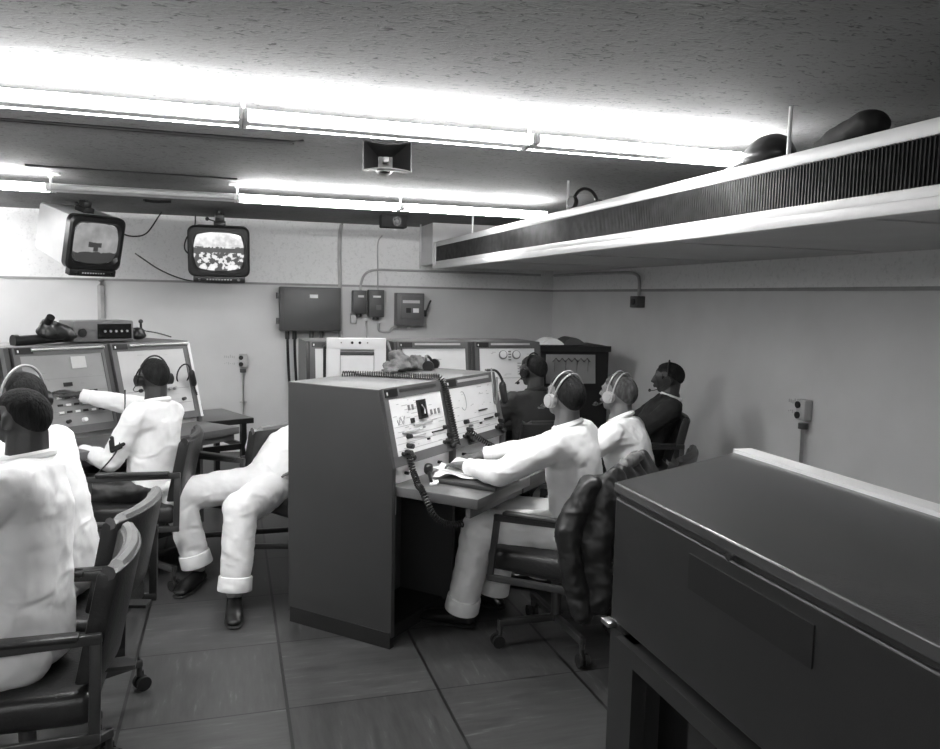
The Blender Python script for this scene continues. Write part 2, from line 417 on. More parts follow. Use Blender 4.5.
# ---------------------------------------------------------------- televisions
def tvpic(name,kind):
    m,n,l,b=nt(name); b.inputs['Roughness'].default_value=.12; b.inputs['Base Color'].default_value=g(.05)
    tc=n.new('ShaderNodeTexCoord'); sp=n.new('ShaderNodeSeparateXYZ'); l.new(tc.outputs['Object'],sp.inputs[0])
    def mt(op,a,c):
        x=n.new('ShaderNodeMath'); x.operation=op
        for i,s in enumerate((a,c)):
            if isinstance(s,(int,float)): x.inputs[i].default_value=s
            else: l.new(s,x.inputs[i])
        return x.outputs[0]
    t=n.new('ShaderNodeTexNoise'); t.inputs['Scale'].default_value=24 if kind else 12; t.inputs['Detail'].default_value=3
    l.new(tc.outputs['Object'],t.inputs[0]); X,Z=sp.outputs[0],sp.outputs[2]
    if kind: # bright sky strip over speckled dots
        sky=mt('GREATER_THAN',mt('ADD',Z,mt('MULTIPLY',t.outputs['Fac'],.03)),.055)
        band=mt('LESS_THAN',mt('ABSOLUTE',mt('SUBTRACT',Z,.012),0),.02)
        dots=mt('GREATER_THAN',t.outputs['Fac'],.5)
        v=mt('MAXIMUM',sky,mt('MULTIPLY',dots,mt('SUBTRACT',1,band))); v=mt('ADD',mt('MULTIPLY',mt('MULTIPLY',v,mt('ADD',t.outputs['Fac'],.1)),.44),.03)
    else: # hazy picture with a dark craft on a dark ground
        hull=mt('MULTIPLY',mt('LESS_THAN',mt('ABSOLUTE',mt('ADD',X,.01),0),.062),mt('LESS_THAN',mt('ABSOLUTE',mt('ADD',Z,mt('MULTIPLY',t.outputs['Fac'],.02)),0),.020))
        keel=mt('MULTIPLY',mt('LESS_THAN',mt('ABSOLUTE',mt('ADD',X,.0),0),.022),mt('LESS_THAN',mt('ABSOLUTE',mt('ADD',Z,.035),0),.03))
        gnd=mt('LESS_THAN',mt('ADD',Z,mt('MULTIPLY',t.outputs['Fac'],.08)),-.035)
        v=mt('SUBTRACT',1,mt('MAXIMUM',mt('MAXIMUM',hull,keel),gnd)); v=mt('ADD',mt('MULTIPLY',v,mt('ADD',mt('MULTIPLY',t.outputs['Fac'],.14),.03)),.012)
    cb=n.new('ShaderNodeCombineColor')
    for i in range(3): l.new(v,cb.inputs[i])
    l.new(cb.outputs[0],b.inputs['Emission Color']); b.inputs['Emission Strength'].default_value=1.0
    return m
def tv(loc,rz,label,pic,bodym,tilt=8):
    t=thing('television_monitor',label,'television',loc,rz,)
    t.rotation_euler=(R(tilt),0,R(rz)); t.scale=(.9 if rz>10 else 1,1,1)
    # front faces -Y ; z=0 centre
    w,h,d=.50,.36,.52
    b=MB()
    # tapered case
    A=[(-.255,0,-.215),(.255,0,-.215),(.255,0,.215),(-.255,0,.215)]; B=[(-.23,d,-.19),(.23,d,-.19),(.23,d,.20),(-.23,d,.20)]
    va=[b.bm.verts.new(p) for p in A]; vb=[b.bm.verts.new(p) for p in B]
    b.bm.faces.new(va); b.bm.faces.new(vb[::-1])
    for i in range(4): b.bm.faces.new((va[(i+1)%4],va[i],vb[i],vb[(i+1)%4]))
    b.build('case',bodym,t,bevel=.03)
    # bezel with rounded opening
    def rr(w,h,r,n=6):
        o=[]
        for cx,cz,a0 in ((w-r,h-r,0),(-w+r,h-r,90),(-w+r,-h+r,180),(w-r,-h+r,270)):
            for k in range(n+1): a=R(a0+90*k/n); o.append((cx+r*math.cos(a),cz+r*math.sin(a)))
        return o
    b=MB(); rings=[]
    for (ww,hh,r_,y) in ((.262,.222,.06,.03),(.262,.222,.06,-.03),(.247,.207,.06,-.045),(.222,.178,.07,-.045),(.205,.160,.07,-.012)):
        rings.append([b.bm.verts.new((x,y,z)) for x,z in rr(ww,hh,r_)])
    for a,c in zip(rings,rings[1:]):
        for k in range(len(a)): b.bm.faces.new((a[k],a[(k+1)%len(a)],c[(k+1)%len(a)],c[k]))
    b.build('bezel','black',t)
    b=MB(); N=12; gr={}
    for i in range(N+1):
        for j in range(N+1):
            u=-1+2*i/N; v=-1+2*j/N
            x=u*math.sqrt(1-v*v*.28)*.215; z=v*math.sqrt(1-u*u*.28)*.17
            gr[i,j]=b.bm.verts.new((x,-.016-.018*(1-.5*u*u-.5*v*v),z))
    for i in range(N):
        for j in range(N): b.bm.faces.new((gr[i,j],gr[i+1,j],gr[i+1,j+1],gr[i,j+1]))
    b.build('screen',pic,t)
    b=MB(); b.box((0,-.01,-.245),(.44,.07,.055),bev=.006); b.build('control_strip','black',t)
    for s in (-1,1): MB().cyl((s*.165,-.06,-.245),(s*.165,-.043,-.245),.012,14).build('knob','chrome',t)
    b=MB(); 
    for k in range(9): b.box((-.10+.025*k,-.0465,-.245),(.014,.002,.01))
    b.build('knob_markings','panel_light',t)
    zc=ZC-loc[2]
    b=MB(); b.box((0,.2,.23),(.10,.14,.05),bev=.008); b.cyl((0,.2,.2),(0,.2,zc-.12),.022,14); b.box((0,.2,zc-.10),(.08,.08,.10),bev=.01); b.cyl((0,.2,zc-.1),(0,.2,zc+.015),.02,12)
    b.build('ceiling_bracket','black',t)
    b=MB(); b.cyl((0,.2,.24),(-.10,.16,.27),.006,8); b.sph((-.105,.158,.272),.018,sub=2); b.build('tilt_lever','black',t)
    return t
tv((-1.06,7.12,1.985),39,'pale cased television tilted on ceiling bracket, left one showing a dark craft',tvpic('picture_craft',0),'panel_white',16)
tv((-.09,7.40,1.965),-2,'dark television on ceiling bracket, right one showing a bright speckled picture',tvpic('picture_field',1),'box_grey')
def cable(name,pts,r,label,m='black',cat='cable',n=8):
    return tag(MB().tube(spline(pts,n),r,6).build(name,m),label,cat)
cable('cable',[(-1.0,7.62,2.19),(-.92,7.7,2.11),(-.82,7.75,2.09),(-.72,7.8,2.13),(-.62,7.85,2.29),(-.6,7.9,2.33)],.007,'thin black cable looping from left television up to the ceiling')
cable('cable',[(-.80,7.6,1.93),(-.62,7.9,1.80),(-.42,8.1,1.72),(-.2,8.17,1.70),(.0,8.18,1.70),(.1,8.1,1.74)],.006,'thin black cable sagging along the wall between the two televisions')
cable('cable',[(-.30,7.8,2.32),(-.31,7.78,2.2),(-.38,7.7,2.08),(-.38,7.6,1.97),(-.27,7.56,1.9)],.007,'thin black cable hanging down the left side of the right television')
cable('cable',[(-.66,6.9,2.325),(-.56,6.9,2.318),(-.45,6.9,2.325)],.012,'short dark strip for a shadow streak on the ceiling between the televisions')  # solid dark strip standing in for a streak of shadow

# ---------------------------------------------------------------- back wall electrical gear
Yb=YW
t=thing('junction_box','large dark grey junction box on the back wall with cables below','electrical box',(.77,Yb-.10,1.455),0)
MB().box((0,0,0),(.60,.20,.44),bev=.008).build('enclosure','box_grey',t)
MB().box((0.01,-.105,0),(.56,.012,.41),bev=.004).build('door','box_grey',t)
MB().box((.03,-.113,.13),(.08,.004,.035)).build('label_plate','paper',t)
for z in (-.12,.13): MB().cyl((-.315,-.07,z-.03),(-.315,-.07,z+.03),.02,12).build('hinge','box_grey',t)
for i,(x,w) in enumerate([(-.22,'leftmost'),(-.15,'second from left'),(.02,'third from left'),(.12,'rightmost')]):
    x+= .77
    tag(MB().cyl((x,Yb-.08,1.15),(x,Yb-.08,1.23),.022,10).tube(spline([(x,Yb-.08,1.2),(x+.01,Yb-.07,.9),(x+.03,Yb-.06,.5),(x+.03,Yb-.05,.02)],6),.014 if i<2 else .02,8).build('cable','black' if i<2 else 'box_grey'),'thick cable dropping from big junction box, %s of four'%w,'cable','cables under the junction box')
def wallbox(name,x,z,w,h,d,label,m='box_grey',y=Yb):
    t=thing(name,label,'electrical box',(x,y-d/2,z),0)
    MB().box((0,0,0),(w,d,h),bev=.008).build('enclosure',m,t)
    MB().box((0,-d/2-.004,0),(w*.86,.01,h*.88),bev=.003).build('cover',m,t)
    return t
t=wallbox('switch_box',1.275,1.535,.14,.24,.12,'narrow grey breaker box on back wall, left one of the pair')
MB().box((0.01,-.072,.06),(.06,.004,.022)).build('label_plate','panel_light',t)
MB().cyl((0,0,-.15),(0,0,-.12),.03,12).build('cable_gland','black',t)
t=wallbox('switch_box',1.45,1.525,.16,.28,.12,'narrow grey breaker box on back wall, right one of the pair')
MB().box((0,-.072,.07),(.08,.004,.02)).build('label_plate','paper',t); MB().box((0.02,-.072,-.04),(.05,.004,.05)).build('switch_plate','box_mid',t)
MB().cyl((0,0,-.17),(0,0,-.14),.035,12).build('cable_gland','black',t)
t=wallbox('disconnect_switch',1.80,1.47,.29,.34,.16,'square grey disconnect switch box with side lever on back wall','box_mid')
MB().box((0,-.095,.02),(.22,.02,.24),bev=.006).build('door','box_mid',t)
MB().box((0,-.107,.08),(.18,.004,.03)).build('label_plate','panel_light',t)
b=MB(); b.box((-.03,-.108,-.01),(.05,.006,.05)); b.build('window','black',t); MB().box((.05,-.108,-.01),(.06,.006,.045)).build('notice','paper',t)
b=MB(); b.box((.165,0,-.04),(.04,.06,.07),bev=.005); b.cyl((.18,0,-.03),(.23,-.02,.10),.010,10); b.build('lever','black',t)
MB().cyl((0,0,-.2),(0,0,-.17),.022,12).build('cable_gland','panel_light',t)
t=wallbox('junction_box',1.22,1.36,.06,.09,.06,'tiny pale outlet box under the narrow breaker boxes','panel_light'); MB().box((0,-.036,0),(.02,.004,.04)).build('slot','black',t)
t=wallbox('junction_box',1.33,1.02,.16,.10,.10,'small dark splice box low on wall behind the white recorder','black'); MB().cyl((.1,0,0),(.2,0,0),.02,10).build('fitting','black',t)
cable('conduit',[(1.36,Yb-.014,1.34),(1.37,Yb-.014,1.2),(1.36,Yb-.014,1.07)],.012,'short pale conduit below the left breaker box','panel_light','conduit')
cable('conduit',[(1.49,Yb-.014,1.32),(1.50,Yb-.014,1.24),(1.6,Yb-.014,1.23),(1.64,Yb-.014,1.27),(1.70,Yb-.014,1.27)],.016,'bent grey conduit joining right breaker box and the disconnect switch','pipe','conduit')
cable('conduit',[(1.30,Yb-.015,1.62),(1.30,Yb-.015,1.72),(1.34,Yb-.015,1.82),(1.44,Yb-.015,1.87),(1.7,Yb-.015,1.875),(2.3,Yb-.015,1.875),(3.3,Yb-.015,1.87)],.014,'grey conduit curving from left breaker box along the wall under the duct','pipe','conduit')
cable('conduit',[(1.48,Yb-.012,1.62),(1.475,Yb-.012,1.9),(1.475,Yb-.012,2.15),(1.52,Yb-.012,2.23)],.007,'very thin conduit rising from right breaker box to the wall loudspeaker','pipe','conduit')
cable('conduit',[(1.03+.07,Yb-.012,ZC),(1.08,Yb-.012,2.2),(1.08,Yb-.012,1.9),(1.09,Yb-.012,1.5),(1.09,Yb-.012,.8),(1.09,Yb-.012,.02)],.022,'tall grey conduit running full height beside the big junction box','pipe','conduit')
cable('conduit',[(-1.17,Yb-.012,1.70),(-1.17,Yb-.012,1.2),(-1.17,Yb-.012,.02)],.035,'pale grey vertical pipe on back wall under the left television','pipe','pipe')
tag(MB().cyl((1.86,7.9,1.89),(1.86,7.9,ZC),.008).build('hanger_rod','duct_white'),'thin white rod hanging from ceiling left of the duct end','rod')
def outlet(x,y,z,rz,label,stack=2):
    t=thing('wall_outlet',label,'outlet',(x,y,z),rz)
    MB().box((0,-.03,0),(.08,.06,.13),bev=.006).build('box','pipe',t)
    for k in (-.035,.03): 
        b=MB(); b.cyl((-.02,-.068,k),(-.02,-.058,k),.022,14); b.build('socket','black',t)
    b=MB(); b.cyl((0,-.03,-.12),(0,-.03,-.085),.03,12); b.build('gland','box_grey',t)
    b=MB(); b.tube([(0,-.03,-.1),(0,-.03,-z+.01)],.013); b.box((0,-.02,-.42),(.07,.03,.015)); b.build('conduit','pipe',t)
    # faded stencilled marks beside it
    b=MB(); random.seed(3)
    for k in range(6):
        for zz in (.035,-.03): b.box((-.085-.018*k,-.001,zz+random.uniform(-.006,.006)),(.008,.002,random.choice((.008,.03,.022))))
    b.build('wall_marking','pipe',t)
outlet(.12,YW,.93,0,'pale twin outlet with vertical conduit on the back wall')
outlet(XW,4.05,.95,-90,'grey twin outlet with vertical conduit on the right wall')
t=thing('switch_box','small dark switch box hanging below the duct on right wall','electrical box',(XW-.04,6.2,1.60),-90)
MB().box((0,0,0),(.13,.08,.10),bev=.006).build('enclosure','box_grey',t); MB().cyl((.0,-.05,0),(.0,-.04,0),.03,14).build('socket','black',t)
cable('conduit',[(XW-.03,6.2,1.64),(XW-.03,6.2,1.78),(XW-.03,6.26,1.84),(XW-.03,6.5,1.86),(XW-.03,7.4,1.87),(XW-.03,8.1,1.87)],.014,'grey conduit on right wall bending down to the small switch box','pipe','conduit')

# ---------------------------------------------------------------- operator consoles
def rotm(deg,axis): return Matrix.Rotation(R(deg),3,axis)
def console(label,loc,rz,W,Ht,style,left_end=False,right_end=False,desk=.36,group=None,mpanel='panel_white',slant=.08,deskz=.72,dt=.53,db=.61,drop=.35):
    t=thing('operator_console',label,'console',loc,rz,group)
    zb=Ht-drop            # bottom of sloped panel
    prof=[(0,.0),(0,Ht),(-dt,Ht),(-db,zb),(-db-.005,0)]
    # side panels
    lo=.0; th=.028
    if left_end:
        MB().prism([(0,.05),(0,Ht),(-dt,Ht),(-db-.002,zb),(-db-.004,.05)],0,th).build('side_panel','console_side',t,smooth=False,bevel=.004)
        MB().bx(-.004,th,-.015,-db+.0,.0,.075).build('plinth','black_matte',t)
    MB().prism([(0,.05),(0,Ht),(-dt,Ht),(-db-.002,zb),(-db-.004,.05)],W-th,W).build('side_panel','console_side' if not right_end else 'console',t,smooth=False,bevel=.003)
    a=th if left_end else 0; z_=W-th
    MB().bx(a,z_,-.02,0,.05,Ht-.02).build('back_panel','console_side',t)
    MB().bx(a,z_,-dt+.01,0,Ht-.02,Ht).build('top_panel','console_top',t,bevel=.002)
    # sloped panel in local frame: angle
    hd=.052
    ang=math.atan2(db-dt,drop); L=math.hypot(db-dt,drop)
    rx=Matrix.Rotation(-ang,3,'X')   # leaning
    def onp(u,v,h=0):   # u across, v from top edge down, h out of the panel
        base=V((u,-dt,Ht)); down=V((0,-(db-dt),-drop)).normalized(); out=V((0,-drop,(db-dt))).normalized()
        return base+down*v+out*h
    rot=Matrix((V((1,0,0)),V((0,0,0)),V((0,0,0))))
    down=V((0,-(db-dt),-drop)).normalized(); out=V((0,-drop,(db-dt))).normalized()
    rot=Matrix((V((1,0,0)),-out,-down)).transposed()  # local x, y(into), z(up)
    def pb(b,u0,u1,v0,v1,h0,h1,bev=0): b.box(onp((u0+u1)/2,(v0+v1)/2,(h0+h1)/2),(abs(u1-u0),abs(h1-h0),abs(v1-v0)),rot,bev); return b
    b=MB(); pb(b,a,z_,0,hd,-.03,.0); pb(b,a,a+.035,hd,L-.04,-.03,.0); pb(b,z_-.02,z_,hd,L-.04,-.03,.0); pb(b,a,z_,L-.045,L,-.03,0)
    b.build('panel_frame','console',t,smooth=False)
    u0,u1,v0,v1=a+.035,z_-.02,hd,L-.045
    pb(MB(),u0,u1,v0,v1,-.02,-.004).build('instrument_panel',mpanel,t,smooth=False)
    pb(MB(),a+.012,a+.11,.006,hd-.010,0,.004).build('nameplate','black',t,smooth=False)
    b=MB(); pb(b,a+.022,a+.03,.018,.032,.004,.0055); b.build('plate_emblem','paper',t)
    pb(MB(),a+.13,z_-.06,.012,.026,0,.003).build('label_strip','panel_light' if style!='main' else 'console_side',t,smooth=False)
    def P(u,v): return u0+(u1-u0)*u, v0+(v1-v0)*v
    def rect(name,u,v,w,h,m,hh=.004):
        x,y=P(u,v); b=MB(); pb(b,x-w/2,x+w/2,y-h/2,y+h/2,-.004,hh); return b.build(name,m,t,smooth=False)
    def knob(u,v,r,m='black',h=.02):
        x,y=P(u,v); return MB().cyl(onp(x,y,-.004),onp(x,y,h),r,16,r*.85).build('knob',m,t)
    def marks(seed,n,m='ink_pale'):
        random.seed(seed); b=MB()
        for k in range(n):
            u=random.uniform(.06,.92); v=random.uniform(.05,.95); x,y=P(u,v); w=random.choice((.01,.018,.03,.05)); pb(b,x-w/2,x+w/2,y-.0015,y+.0015,-.004,-.003)
        b.build('panel_lettering',m,t,smooth=False)
    def lines(vs,us=(.03,.97),m='ink'):
        b=MB()
        for v in vs:
            x,y=P(us[0],v); x2,_=P(us[1],v); pb(b,x,x2,y-.0012,y+.0012,-.004,-.003)
        b.build('panel_seams',m,t,smooth=False)
    if style=='main':
        lines((.50,.68,.80,.92),m='ink_pale'); marks(4,34)
        rect('meter_bezel',.56,.27,.066,.092,'black',.010); rect('meter_glass',.56,.27,.045,.066,'black_gloss',.012)
        b=MB(); x,y=P(.56,.27); b.tube([onp(x-.012,y-.02,.014),onp(x+.006,y+.002,.014),onp(x+.004,y+.024,.014)],.003,5); b.build('meter_pointer','paper',t)
        rect('switch_key',.36,.44,.026,.024,'black')
        for i in range(3): rect('indicator_key',.74+.075*i,.36,.010,.026,'ink')
        for i in range(2): rect('indicator_key',.33+.07*i,.20,.008,.026,'ink')
        b=MB()
        for i in range(12): x,y=P(.10+.012*i,.40+.05*math.sin(i)); pb(b,x-.003,x+.003,y-.006,y+.006,-.004,-.002)
        b.build('scale_marks','ink_pale',t,smooth=False)
        rect('slot',.80,.735,.10,.007,'black'); rect('slot',.42,.73,.12,.006,'ink_pale'); rect('latch',.60,.83,.018,.010,'black')
        rect('label_window',.55,.53,.16,.008,'ink_pale'); rect('label_window',.30,.62,.14,.007,'ink_pale')
        knob(.23,.70,.012); knob(.95,.70,.012); knob(.55,.60,.005,'ink',.006)
    elif style=='second':
        lines((.66,.78,.9),m='ink_pale'); marks(9,22)
        rect('slot',.66,.54,.09,.007,'black'); rect('slot',.76,.74,.10,.008,'black'); rect('slot',.40,.74,.10,.005,'ink_pale'); rect('latch',.56,.80,.018,.010,'black')
        b=MB(); x,y=P(.26,.28); b.tube([onp(x+.03*math.cos(a),y+.05*math.sin(a),-.002) for a in [PI*(k/8-.6) for k in range(12)]],.002,5); b.build('panel_curve','ink_pale',t)
        knob(.22,.70,.013); knob(.95,.72,.013); knob(.3,.80,.006,'ink')
    elif style=='left':
        lines((.33,.52,.86)); 
        rect('note_card',.68,.12,.09,.07,'panel_light',.002)
        rect('lamp_window',.50,.42,.05,.022,'black'); rect('display',.80,.53,.05,.010,'black')
        for r_ in range(3):
            for c_ in range(6): rect('toggle_key',.36+.10*c_,.60+.10*r_,.028,.012,('black' if (r_+c_)%2 else 'paper'))
        knob(.62,.93,.014,'paper'); knob(.42,.93,.012); knob(.9,.8,.012); marks(5,18,'ink')
    elif style=='left2':
        marks(6,14); lines((.62,.85))
        for i in range(3): knob(.58+.08*i,.62,.011,'steel')
        rect('display',.35,.8,.09,.03,'ink'); knob(.2,.86,.012); knob(.85,.8,.012)
    elif style=='round':
        marks(8,10)
        for u in (.42,.66):
            x,y=P(u,.12); b=MB(); b.cyl(onp(x,y,-.004),onp(x,y,.006),.034,24); b.build('gauge','ink',t)
            b=MB(); b.cyl(onp(x,y-.004,.006),onp(x,y-.004,.008),.027,24); b.build('gauge_face','paper',t)
        for k in range(4): rect('switch_plate',.54,.06+.05*k,.02,.01,'ink')
        for k in range(5): rect('register_row',.80,.28+.05*k,.11,.009,'ink_pale')
        lines((.55,.8))
    elif style=='blank':
        marks(2,8); lines((.7,))
    elif style=='dark':
        for k in range(4): knob(.2+.2*k,.5,.012,'ink')
    # recessed lower panel, desk, knee space
    if style!='blankshort':
        MB().bx(a,z_,-db+.025,-db+.04,deskz-.0,zb+.005).build('lower_panel',mpanel,t,smooth=False)
        for u in (.2,.72):
            b=MB(); b.cyl((a+u*W,-db+.03,zb-.045),(a+u*W,-db+.005,zb-.045),.008,12); b.build('catch','black',t)
        b=MB(); b.bx(a if left_end else 0,W,-db-desk,-db+.08,deskz-.045,deskz+.0,.004); b.build('desk_top','desk',t)
        b=MB(); b.bx(a+.01,W-.01,-db-desk+.04,-db-desk+.06,deskz-.09,deskz-.045); b.build('desk_apron','console',t)
        MB().bx(a,z_,-.30,-.285,.05,deskz-.045).build('knee_panel','console_top',t)
        MB().bx(a,W,-db+.05,-.27,0,.06).build('plinth','black_matte',t)
        if left_end:
            MB().prism([(-db,deskz-.045),(-db,deskz-.12),(-db+.0,deskz-.13),(-db+.20,deskz-.045)],a,a+.006).build('desk_bracket','panel_light',t,smooth=False)
    t['_']=0; del t['_']
    return t,onp
TH=44
vx=V((math.cos(R(TH)),math.sin(R(TH)),0)); ux=V((math.sin(R(TH)),-math.cos(R(TH)),0))
P0=V((.262,3.83,0)); WM=.565; HM=1.184
c1,on1=console('grey operator console with oblong meter on white panel, at the near end of centre row',P0,TH,WM,HM,'main',left_end=True,deskz=.75,desk=.42)
P1=P0+vx*WM
c2,on2=console('grey operator console with plain white panel, right beside the meter console',P1,TH,WM,HM,'second',right_end=True,deskz=.75,desk=.42)
def Lc(P,u,d,z): return P+vx*u+ux*d+V((0,0,z))   # console coordinates: across, towards operator, up

# left consoles
TL=41
vl=V((math.cos(R(TL)),math.sin(R(TL)),0)); ul=V((math.sin(R(TL)),-math.cos(R(TL)),0))
PR=V((-.275,5.62,0))-ul*.42      # back right corner
WL=.57; HL=1.275
kw=dict(dt=.42,db=.56,drop=.50,deskz=.74,desk=.36)
q2,onl2=console('grey operator console with pale panel and white trim, rightmost of the left row',PR-vl*WL,TL,WL,HL,'left2',right_end=True,mpanel='panel_light',**kw)
q1,onl1=console('operator console with grey switch-covered panel and note card, in the left row',PR-vl*WL*2-vl*.02,TL,WL,HL,'left',mpanel='panel_grey',**kw)
q0,onl0=console('dark operator console at the left edge, behind the nearest seated operators',PR-vl*WL*3-vl*.04,TL,WL,HL,'dark',left_end=True,mpanel='black',**kw)
# white trim on right console of left row
b=MB(); b.tube([onl2(.13,.02,.006),onl2(WL-.006,.02,.006)],.011,6); b.tube([onl2(WL-.006,.02,.006),onl2(WL-.006,.52,.006)],.010,6); b.build('bright_trim','white_enamel',q2)
b=MB(); b.tube([onl1(.10,.02,.006),onl1(WL-.03,.02,.006)],.009,6); b.build('bright_trim','white_enamel',q1)

# back row
kb=dict(dt=.45,db=.53,drop=.50,deskz=.74,desk=.30)
console('far operator console with blank white panel, left of the gauge console',(1.10,6.05,0),4,.60,1.275,'blank',left_end=True,**kb)
console('far operator console with two round gauges near top of white panel',(1.70,6.09,0),4,.57,1.275,'round',left_end=True,right_end=True,**kb)
console('narrow far console mostly hidden behind the white recorder',(.49,6.05,0),2,.55,1.275,'blank',left_end=True,**kb)

# ---------------------------------------------------------------- white chart recorder
t=thing('chart_recorder','white framed chart recorder with paper window standing behind the centre consoles','recorder',(.79,5.15,0),-3)
w,h=.192,1.325
b=MB(); b.bx(-w+.03,w-.02,.0,.35,0,1.28); b.build('cabinet','console_side',t)
b=MB(); b.bx(-w,w,-.04,0,.85,1.06,.004); b.bx(-w,-w+.085,-.04,0,1.06,1.255,.0); b.bx(w-.075,w,-.04,0,1.06,1.255); b.bx(-w,w,-.04,0,1.25,h,.004); b.build('front_frame','panel_white',t)
MB().bx(-w+.08,w-.07,-.012,-.004,1.05,1.26).build('recess','panel_light',t)
b=MB(); b.cyl((-w+.087,-.03,1.225),(w-.078,-.03,1.225),.011,10); b.build('paper_roller','box_grey',t)
MB().bx(-w+.09,w-.08,-.024,-.016,1.0,1.21).build('chart_paper','paper',t)
for x in (-.03,.02): MB().cyl((x,-.045,1.295),(x,-.038,1.295),.009,12).build('screw_knob','black',t)
for x in (-.10,.07): MB().cyl((x,-.043,1.295),(x,-.038,1.295),.005,8).build('screw','ink',t)
b=MB(); b.box((-w-.012,-.0,1.12),(.018,.03,.30)); b.build('side_rail','black',t)
b=MB(); b.tube([(w-.12,.1,1.305),(w-.0,.1,1.30),(w+.025,.08,1.29),(w+.035,.02,1.24),(w+.035,.0,.9)],.012,8); b.build('guard_rail','box_grey',t)

# ---------------------------------------------------------------- dark plotting cabinet and book
t=thing('instrument_cabinet','dark cabinet with chart panel standing in the far right corner','cabinet',(2.87,6.5,0),-6)
b=MB(); b.bx(-.30,.32,-.28,.28,0,1.21,.01); b.build('cabinet_body','black_matte',t)
b=MB(); b.box((-.03,-.295,1.01),(.44,.02,.25),(R(-6),0,0)); b.build('chart_panel','panel_grey',t)
b=MB()
for k in range(13):
    x=-.20+.028*k; z=1.085+(.02 if k%2 else -.01); x2=x+.028; z2=1.085+(-.01 if k%2 else .02)
    if k<12: b.tube([(x,-.317,z),(x2,-.317,z2)],.004,5)
for k in range(12):
    x=-.20+.028*k; z=.955+(.016 if k%3 else -.01)
    b.tube([(x,-.302,z),(x+.028,-.302,.955+(.016 if (k+1)%3 else -.01))],.004,5)
for k in range(4): b.tube([(-.18+.1*k,-.314,1.09),(-.18+.1*k,-.304,.95)],.002,5)
b.build('plotted_curves','black',t)
b=MB(); b.bx(-.31,.33,-.30,-.28,1.16,1.21); b.build('header','black',t)
t=thing('open_book','open book with splayed pages on top of the dark corner cabinet','book',(2.78,6.4,1.212),-8)
def page(sgn):
    b=MB(); pr=[]
    n=10
    for i in range(n+1):
        u=i/n; pr.append((sgn*u*.21,.055*math.sin(PI*min(1,u*1.05))*(1-.35*u)+.012+ (0 if sgn<0 else .015*(1-u))))
    poly=pr+[(sgn*.21,.002),(0,.002)]
    b.prism(poly,-.14,.14,'y'); return b
page(-1).build('left_pages','paper',t); page(1).build('right_pages','box_grey',t)
MB().bx(-.22,.22,-.15,.15,0,.003).build('cover','black',t)

# ---------------------------------------------------------------- side table
tc=V((-.06,5.82,0))
t=thing('side_table','low dark table beside the rightmost left console','table',(-.20,5.83,0),24)
MB().bx(-.32,.28,-.24,.30,.685,.725,.004).build('tabletop','console',t)
MB().bx(-.32,.28,-.243,-.238,.685,.722).build('front_edge','black',t)
for x in (-.28,.22):
    for y in (-.2,.26): MB().bx(x-.018,x+.018,y-.018,y+.018,0,.685).build('leg','black',t)
b=MB(); b.bx(-.28,.22,-.21,-.19,.50,.54); b.bx(-.28,.22,.25,.27,.50,.54); b.bx(.21,.23,-.2,.26,.50,.54); b.build('stretcher','black',t)

# ---------------------------------------------------------------- tabulating machine at right
t=thing('computing_machine','big dark grey office machine with glossy top in the right foreground','machine',(1.08,2.05,0),0)
zt=1.07
topo=[(0,0),(.645,.33),(.645,-2.6),(-.03,-2.6)]
def off(poly,d): 
    cx=sum(p[0] for p in poly)/len(poly); cy=sum(p[1] for p in poly)/len(poly)
    return [(p[0]+(d if p[0]<cx else -d),p[1]+(d if p[1]<cy else -d)) for p in poly]
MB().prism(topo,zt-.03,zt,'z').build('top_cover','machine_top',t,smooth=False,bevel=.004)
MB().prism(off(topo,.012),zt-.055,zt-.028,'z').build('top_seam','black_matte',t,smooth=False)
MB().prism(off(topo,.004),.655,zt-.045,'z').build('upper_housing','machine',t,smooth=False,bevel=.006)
MB().prism(off(topo,.03),.635,.66,'z').build('housing_seam','black_matte',t,smooth=False)
b=MB(); b.prism([(.004,-.004),(.645,.325),(.645,-.08),(.05,-.145),(.004,-.145)],.03,.635,'z')
b.bx(-.02,.05,-2.55,-.08,.585,.635); b.bx(-.02,.05,-2.55,-.08,.03,.10); b.build('lower_frame','machine',t,smooth=False)
MB().bx(.10,.12,-2.5,-.08,.10,.60).build('glass_panel','black_gloss',t)
MB().bx(.12,.62,-2.5,-.08,.03,.635).build('inner_body','black_matte',t)
MB().box((-.0048,-.63,.943),(.004,.44,.088),(0,0,-.0115)).build('vent_panel','machine_vent',t)
MB().cyl((-.004,-.58,zt-.035),(-.016,-.58,zt-.035),.010,10).build('latch','chrome',t)
MB().box((.0,.0,.642),(.03,.05,.014),bev=.002).build('corner_clip','steel',t)
MB().prism([(.645,.335),(.72,.335),(.72,-2.6),(.645,-2.6)],zt-.25,zt+.012,'z').build('rear_rail','panel_white',t,smooth=False)
for x,y in ((.06,-.12),(.58,.2)): MB().cyl((x,y,0),(x,y,.03),.03,12).build('foot','rubber',t)
